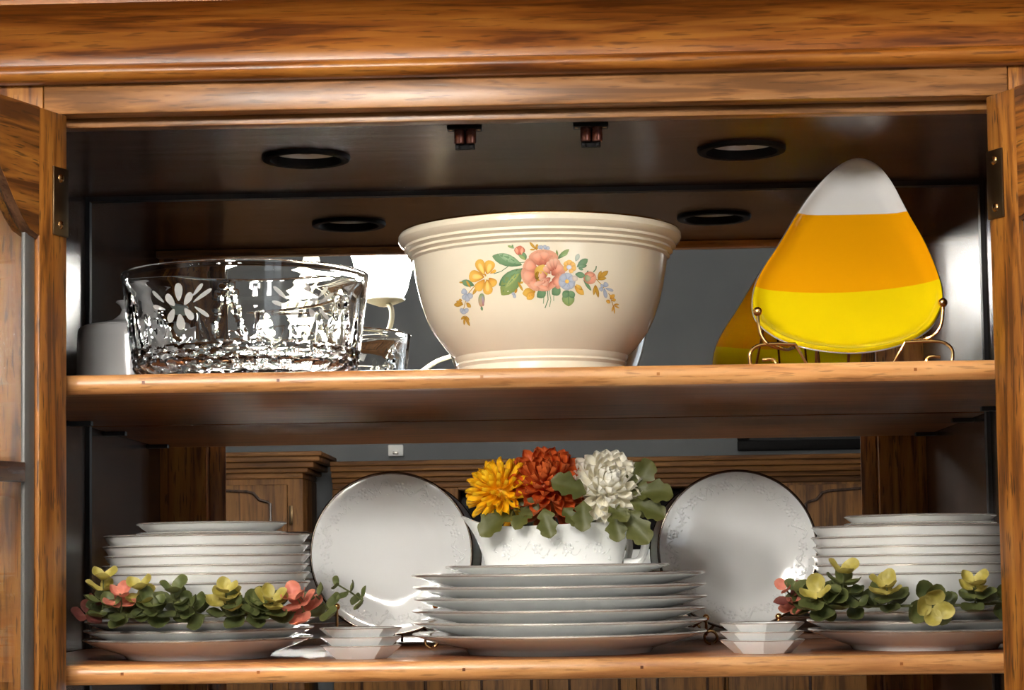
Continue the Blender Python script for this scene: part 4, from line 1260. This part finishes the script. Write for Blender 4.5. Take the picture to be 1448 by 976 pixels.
# ------------------------------------------------------------------ candy corn plate on an easel
def candy():
    O = [(0.3386, 0.4967), (0.3252, 0.4929), (0.3097, 0.4817), (0.2897, 0.4602), (0.2719, 0.4357), (0.249, 0.3991), (0.2332, 0.3761), (0.2235, 0.3572), (0.2194, 0.3384), (0.2209, 0.3219), (0.2316, 0.3083), (0.2479, 0.2977), (0.2745, 0.2892), (0.3081, 0.2849), (0.3389, 0.2873), (0.3671, 0.2955), (0.3892, 0.3091), (0.4017, 0.3274), (0.4057, 0.3423), (0.4047, 0.3613), (0.3964, 0.3961), (0.3814, 0.4358), (0.3707, 0.4665), (0.3605, 0.4847), (0.3506, 0.4932)]
    ctr = Vector((0.3150, 0.365))
    base = Vector((0.3100, 0.1260, 0.2849))
    # close and smooth the outline
    P_ = [Vector(p) for p in O]
    sm = []
    n0 = len(P_)
    for i in range(n0):
        p0, p1, p2, p3 = P_[i - 1], P_[i], P_[(i + 1) % n0], P_[(i + 2) % n0]
        for k in range(4):
            t = k / 4
            sm.append(0.5 * ((2 * p1) + (p2 - p0) * t + (2 * p0 - 5 * p1 + 4 * p2 - p3) * t * t + (3 * p1 - p0 - 3 * p2 + p3) * t ** 3))
    n = len(sm)
    lean = math.atan(0.57)
    nrm = Vector((0, -math.cos(lean), math.sin(lean)))
    def W3(p, dep):
        return Vector((p.x, 0.125 + (p.y - 0.2849) * 0.57, p.y)) + nrm * dep - base
    rings = [(1.0, 0.0), (0.997, 0.0034), (0.985, 0.0050), (0.968, 0.0046), (0.945, 0.0020), (0.905, -0.0030), (0.80, -0.0065), (0.55, -0.0075), (0.28, -0.0078)]
    back = [(0.28, -0.0125), (0.55, -0.0123), (0.80, -0.0113), (0.90, -0.0088), (0.95, -0.0050), (0.985, -0.0022)]
    vs_, fs, idx = [], [], []
    for s, dp in rings + [None] + back if False else rings:
        idx.append(len(vs_)); vs_ += [W3(ctr + (p - ctr) * s, dp) for p in sm]
    vs_.append(W3(ctr, -0.0078)); cf = len(vs_) - 1
    bidx = []
    for s, dp in back:
        bidx.append(len(vs_)); vs_ += [W3(ctr + (p - ctr) * s, dp) for p in sm]
    vs_.append(W3(ctr, -0.0125)); cb = len(vs_) - 1
    def strip(A, B):
        for k in range(n):
            fs.append((A + k, A + (k + 1) % n, B + (k + 1) % n, B + k))
    for A, B in zip(idx, idx[1:]): strip(A, B)
    for k in range(n): fs.append((idx[-1] + k, idx[-1] + (k + 1) % n, cf))
    for A, B in zip(bidx, bidx[1:]): strip(A, B)
    strip(bidx[-1], idx[0])
    for k in range(n): fs.append((bidx[0] + (k + 1) % n, bidx[0] + k, cb))
    bm = bmesh.new()
    bv = [bm.verts.new(v) for v in vs_]
    for f in fs: bm.faces.new([bv[i] for i in f])
    m = base_mat('candy corn glaze', (1, 0.5, 0), 0.08, coat=0.6, coat_rough=0.02)
    nt, N, L, b = nodes_of(m)
    tc = N.new('ShaderNodeTexCoord'); sx_ = N.new('ShaderNodeSeparateXYZ'); L.new(tc.outputs['Object'], sx_.inputs[0])
    # band edges sag a little in the middle: v = z - 1.1 x^2
    x2 = N.new('ShaderNodeMath'); x2.operation = 'MULTIPLY'; L.new(sx_.outputs['X'], x2.inputs[0]); L.new(sx_.outputs['X'], x2.inputs[1])
    k1 = N.new('ShaderNodeMath'); k1.operation = 'MULTIPLY_ADD'; k1.inputs[1].default_value = -1.0
    L.new(x2.outputs[0], k1.inputs[0]); L.new(sx_.outputs['Z'], k1.inputs[2])
    k2 = N.new('ShaderNodeMath'); k2.operation = 'MULTIPLY_ADD'; k2.inputs[1].default_value = -0.02
    L.new(sx_.outputs['X'], k2.inputs[0]); L.new(k1.outputs[0], k2.inputs[2])
    def step(sock, at):
        g_ = N.new('ShaderNodeMapRange'); g_.inputs[1].default_value = at - 0.0004; g_.inputs[2].default_value = at + 0.0004
        L.new(sock, g_.inputs[0]); return g_.outputs[0]
    ma = N.new('ShaderNodeMix'); ma.data_type = 'RGBA'
    ma.inputs[6].default_value = (0.83, 0.62, 0.003, 1); ma.inputs[7].default_value = (0.85, 0.36, 0.002, 1)
    L.new(step(k2.outputs[0], 0.0651), ma.inputs[0])
    mb = N.new('ShaderNodeMix'); mb.data_type = 'RGBA'; mb.inputs[7].default_value = (0.74, 0.74, 0.73, 1)
    L.new(ma.outputs[2], mb.inputs[6]); L.new(step(sx_.outputs['Z'], 0.1506), mb.inputs[0])
    L.new(mb.outputs[2], b.inputs['Base Color'])
    o = put('candy_corn_plate', from_bm(bm, 'candy_corn_plate', True, 60), m, None, base)
    tag(o, 'candy corn shaped plate banded white, orange and yellow', 'plate')
    # gilded edge line
    bm = bmesh.new()
    ring_ = [W3(ctr + (p - ctr) * 1.002, 0.0008) for p in sm]
    bmv = []
    for i, p in enumerate(ring_):
        o1 = (ring_[(i + 1) % n] - ring_[i - 1]).normalized().cross(nrm).normalized()
        bmv.append([bm.verts.new(p + (o1 * math.cos(q) + nrm * math.sin(q)) * 0.0009) for q in (0, PI / 2, PI, 1.5 * PI)])
    for i in range(n):
        A, B = bmv[i], bmv[(i + 1) % n]
        for k in range(4): bm.faces.new((A[k], A[(k + 1) % 4], B[(k + 1) % 4], B[k]))
    put('gilded_edge', from_bm(bm, 'gilded_edge'), M['platinum_pale'], o)

    t = thing('plate_easel', 'gold wire easel with curled feet holding the candy corn plate', 'stand', (0.3100, 0.13, Z1))
    zb = 0.0
    for s, bxp, bzp in ((-1, -0.0895, 0.0555), (1, 0.0875, 0.0610)):
        bm = bmesh.new()
        pts = smooth_path([(bxp, -0.018, bzp), (bxp - s * 0.0005, -0.018, bzp - 0.010), (bxp - s * 0.003, -0.017, bzp - 0.021), (bxp - s * 0.010, -0.014, bzp - 0.029), (bxp - s * 0.022, -0.006, bzp - 0.032),
                           (bxp - s * 0.034, 0.022, bzp - 0.030), (bxp - s * 0.045, 0.05, 0.040), (bxp * 0.35, 0.09, 0.11)], 6)
        tube_into(bm, pts, 0.0017, 10)
        arm = put('arm', from_bm(bm, 'arm'), M['brass'], t)
        bm = bmesh.new(); ball_into(bm, (bxp, -0.018, bzp + 0.0025), 0.0046, 16, 10)
        put('ball_tip', from_bm(bm, 'ball_tip'), M['brass'], arm)
        x0 = bxp
        bm = bmesh.new()
        pts = smooth_path([(x0 - s * 0.036, -0.012, 0.0265), (x0 - s * 0.014, -0.014, 0.0270), (x0 + s * 0.000, -0.0145, 0.0255), (x0 + s * 0.0075, -0.015, 0.0195), (x0 + s * 0.0085, -0.015, 0.0110), (x0 + s * 0.006, -0.015, 0.0040), (x0 - s * 0.001, -0.015, 0.0017),
                           (x0 - s * 0.012, -0.015, 0.0019), (x0 - s * 0.0165, -0.015, 0.0055), (x0 - s * 0.0155, -0.015, 0.0105), (x0 - s * 0.011, -0.015, 0.0120), (x0 - s * 0.0035, -0.015, 0.0115)], 6)
        tube_into(bm, pts, 0.0017, 10)
        put('foot_scroll', from_bm(bm, 'foot_scroll'), M['brass'], t)
        bm = bmesh.new()
        tube_into(bm, smooth_path([(x0 - s * 0.036, -0.012, 0.0265), (x0 - s * 0.042, -0.010, 0.016), (x0 - s * 0.050, -0.006, 0.004), (x0 - s * 0.060, 0.0, 0.0017)], 6), 0.0015, 8)
        put('brace', from_bm(bm, 'brace'), M['brass'], t)
    bm = bmesh.new()
    tube_into(bm, smooth_path([(-0.050, -0.005, 0.0017), (0.0, 0.0, 0.0018), (0.050, -0.005, 0.0017)], 6), 0.0015, 8)
    put('cross_bar', from_bm(bm, 'cross_bar'), M['brass'], t)
    for xx in (-0.016, 0.016):
        bm = bmesh.new()
        tube_into(bm, [(xx, 0.092, 0.105), (xx * 1.05, 0.150, 0.0017)], 0.0015, 8)
        put('back_leg', from_bm(bm, 'back_leg'), M['brass'], t)
    bm = bmesh.new()
    tube_into(bm, [(-0.033, 0.090, 0.108), (0.033, 0.090, 0.108)], 0.0015, 8)
    put('top_bar', from_bm(bm, 'top_bar'), M['brass'], t)
candy()

# ------------------------------------------------------------------ the room seen in the mirror
M['lamp_glass'] = base_mat('lit lamp glass', (0.95, 0.9, 0.8), 0.4)
_b = M['lamp_glass'].node_tree.nodes['Principled BSDF']
_b.inputs['Emission Color'].default_value = LAMP_COL
_b.inputs['Emission Strength'].default_value = LAMP
M['cream_metal'] = base_mat('cream painted metal', (0.72, 0.66, 0.48), 0.35)

def chandelier():
    cx, cy, cz = -0.478, -1.430, 0.470
    t = thing('chandelier', 'cream metal chandelier with glowing glass cups, seen in the mirror', 'chandelier', (cx, cy, 0.40))
    o = Vector((0, 0, cz - 0.40))
    put('column', lathe_mesh('column', [(0, -0.02), (0.012, -0.015), (0.024, 0.0), (0.030, 0.02), (0.020, 0.05), (0.014, 0.09), (0.022, 0.14), (0.034, 0.18), (0.022, 0.22), (0.012, 0.26), (0.009, 0.34), (0, 0.345)], 24), M['cream_metal'], t, tuple(o))
    bm = bmesh.new(); tube_into(bm, [o + Vector((0, 0, 0.34)), o + Vector((0, 0, RZ1 - cz - 0.025))], 0.006, 8)
    put('rod', from_bm(bm, 'rod'), M['cream_metal'], t)
    put('canopy', lathe_mesh('canopy', [(0, -0.045), (0.02, -0.04), (0.055, -0.02), (0.065, -0.0005), (0, -0.0005)], 32), M['cream_metal'], t, (0, 0, RZ1 - 0.40))
    R = 0.300
    # ribbed glass cup, open at the top
    vs_, fs = [], []
    prof = [(0.012, 0.0), (0.036, 0.004), (0.044, 0.020), (0.050, 0.045), (0.058, 0.078), (0.070, 0.108), (0.068, 0.108), (0.055, 0.078), (0.047, 0.045), (0.041, 0.021), (0.034, 0.007), (0.012, 0.004)]
    n = 48
    for r, z in prof:
        for k in range(n):
            a = 2 * PI * k / n
            rr = r * (1 + (0.02 if k % 2 else 0))
            vs_.append((rr * math.cos(a), rr * math.sin(a), z))
    for j in range(len(prof) - 1):
        for k in range(n):
            fs.append((j * n + k, j * n + (k + 1) % n, (j + 1) * n + (k + 1) % n, (j + 1) * n + k))
    cup = mesh('glass_cup', vs_, fs, True); cup.materials.append(M['lamp_glass'])
    for i in range(5):
        a = math.radians(56 + 72 * i)
        u = Vector((math.cos(a), math.sin(a), 0))
        tip = o + u * R + Vector((0, 0, 0.115))
        bm = bmesh.new()
        zz = lambda r, h: o + u * r + Vector((0, 0, h))
        tube_into(bm, smooth_path([zz(0.02, 0.02), zz(0.10, -0.02), zz(0.19, -0.005), zz(0.255, 0.035), zz(0.300, 0.052), zz(0.326, 0.075), zz(0.330, 0.100), zz(0.318, 0.114), tip], 7), 0.0050, 8)
        arm = put('arm', from_bm(bm, 'arm'), M['cream_metal'], t)
        bm = bmesh.new()
        c = o + u * 0.340 + Vector((0, 0, 0.040))
        pts = [c + u * (0.024 - 0.008 * k / 18) * math.cos(q) + Vector((0, 0, (0.024 - 0.008 * k / 18) * math.sin(q))) for k, q in [(k, (150 - 300 * k / 18) * PI / 180) for k in range(19)]]
        tube_into(bm, pts, 0.0034, 7)
        put('scroll', from_bm(bm, 'scroll'), M['cream_metal'], arm)
        put('cup_holder', lathe_mesh('cup_holder', [(0, -0.004), (0.010, -0.003), (0.030, 0.004), (0.040, 0.008), (0.040, 0.011), (0.010, 0.009), (0, 0.009)], 24), M['cream_metal'], t, tuple(tip))
        put('glass_cup', cup, None, t, tuple(tip + Vector((0, 0, 0.0095))))
chandelier()

# oak wall unit against the far wall
def oak_door(parent, x0, x1, z0, z1, yf, hinge_x):
    d = box('door', x0, x1, yf, yf + 0.02, z0, z1, M['oak'], parent, 0.003)
    m = 0.055
    w_ = x1 - x0
    pts = []
    za = z1 - 0.062
    pts = [(x0 + m, z0 + m), (x1 - m, z0 + m), (x1 - m, za), (x1 - m - 0.012, za + 0.006), (x1 - m - 0.035, za + 0.012), (x1 - m - 0.055, za + 0.034), (x1 - m - 0.075, za + 0.040), ((x0 + x1) / 2, za + 0.048),
           (x0 + m + 0.075, za + 0.040), (x0 + m + 0.055, za + 0.034), (x0 + m + 0.035, za + 0.012), (x0 + m + 0.012, za + 0.006), (x0 + m, za), (x0 + m, z0 + m)]
    bm = bmesh.new(); tube_into(bm, [(p[0], yf + 0.021, p[1]) for p in pts], 0.0055, 6)
    put('panel_groove', from_bm(bm, 'panel_groove'), M['inner_z'], d, world=True)
    for z in (z1 - 0.10, z0 + 0.10):
        box('hinge', hinge_x - 0.006, hinge_x + 0.006, yf + 0.0201, yf + 0.026, z - 0.03, z + 0.03, M['hinge'], d, 0.001)
    return d

def crown_y(name, x0, x1, yb, yf, z0, z1, parent, left=1):
    """stepped crown that looks towards +Y, returned at both ends"""
    h = z1 - z0
    steps = [(0.0, 0.0, 0.22), (0.018, 0.22, 0.40), (0.040, 0.40, 0.62), (0.062, 0.62, 0.82), (0.070, 0.82, 1.0)]
    bm = bmesh.new()
    for o_, a, b in steps:
        bx(bm, x0 - o_ * left, x1 + o_, yb, yf + o_, z0 + h * a + 0.0002, z0 + h * b, 0.004)
    return put(name, from_bm(bm, name), M['oak_x'], parent, world=True)

yw = RY0 + 0.075
t = thing('oak_tower_cabinet', 'tall golden oak tower cabinet at the left in the mirror', 'cabinet', (-1.12, yw + 0.2, RZ0))
box('body', -1.47, -0.835, yw, -4.10, RZ0, 0.385, M['oak'], t, 0.004)
crown_y('crown', -1.47, -0.835, yw, -4.10, 0.385, 0.470, t)
oak_door(t, -1.44, -0.885, -0.55, 0.365, -4.0995, -0.872)
oak_door(t, -1.44, -0.885, -1.36, -0.60, -4.0995, -0.872)
t = thing('oak_media_cabinet', 'wide golden oak media cabinet with dark screen bay, seen in the mirror', 'cabinet', (0.3, yw + 0.2, RZ0))
YM = -4.24
box('left_body', -0.755, -0.335, yw, YM, RZ0, 0.352, M['oak'], t, 0.003)
box('right_body', 0.55, 1.55, yw, YM, RZ0, 0.352, M['oak'], t, 0.003)
box('bay_top', -0.3345, 0.5495, yw, YM, 0.345, 0.352, M['oak_x'], t, 0.0)
box('bay_back', -0.3345, 0.5495, yw, yw + 0.02, 0.02, 0.3445, M['black'], t, 0.0)
box('bay_shelf', -0.3345, 0.5495, yw, YM, -0.02, 0.02, M['oak_x'], t, 0.003)
box('lower_body', -0.3345, 0.5495, yw, YM - 0.02, RZ0, -0.0205, M['oak'], t, 0.003)
crown_y('crown', -0.755, 1.55, yw, YM, 0.3525, 0.442, t, 0)
oak_door(t, -0.715, -0.395, -0.55, 0.343, YM + 0.0005, -0.385)
oak_door(t, 0.76, 1.25, -0.55, 0.343, YM + 0.0005, 0.750)
for k in range(3):
    oak_door(t, -0.32 + 0.29 * k, -0.045 + 0.29 * k, -1.30, -0.06, YM - 0.0195, -0.33 + 0.29 * k)
tv = thing('television', 'dark flat television in the oak media cabinet, seen in the mirror', 'television', (0.107, -4.38, 0.0205))
box('screen', -0.31, 0.525, -4.40, -4.37, 0.075, 0.338, M['screen'] if 'screen' in M else M['black_plastic'], tv, 0.004)
box('stand', 0.0, 0.21, -4.42, -4.34, 0.0206, 0.0345, M['white_metal'], tv, 0.003)
box('neck', 0.08, 0.13, -4.395, -4.375, 0.0346, 0.0748, M['black_plastic'], tv, 0.001)
sb = box('sound_bar', -0.30, 0.52, -4.325, -4.265, 0.0206, 0.138, M['soundbar'] if 'soundbar' in M else M['white_metal'], None, 0.006)
tag(sb, 'grey cloth speaker bar below the television, seen in the mirror', 'speaker')
wp = thing('wall_sensor', 'small white sensor box on the grey wall above the oak crown', 'sensor', (-0.565, RY0, 0.50))
box('housing', -0.592, -0.538, RY0 + 0.0002, RY0 + 0.03, 0.475, 0.515, M['white_metal'], wp, 0.004)
box('lens', -0.575, -0.555, RY0 + 0.0302, RY0 + 0.034, 0.482, 0.492, M['platinum_pale'], wp, 0.002)
pf = thing('picture', 'black framed dark picture high on the far wall, seen in the mirror', 'picture', (0.95, RY0, 0.50))
box('canvas', 0.66, 1.34, RY0 + 0.0002, RY0 + 0.012, 0.51, 0.85, M['black'], pf, 0.0)
for a in ((0.62, 1.38, 0.475, 0.51), (0.62, 1.38, 0.85, 0.885), (0.62, 0.66, 0.5105, 0.8495), (1.34, 1.38, 0.5105, 0.8495)):
    box('frame_bar', a[0], a[1], RY0 + 0.0002, RY0 + 0.028, a[2], a[3], M['black_plastic'], pf, 0.003)
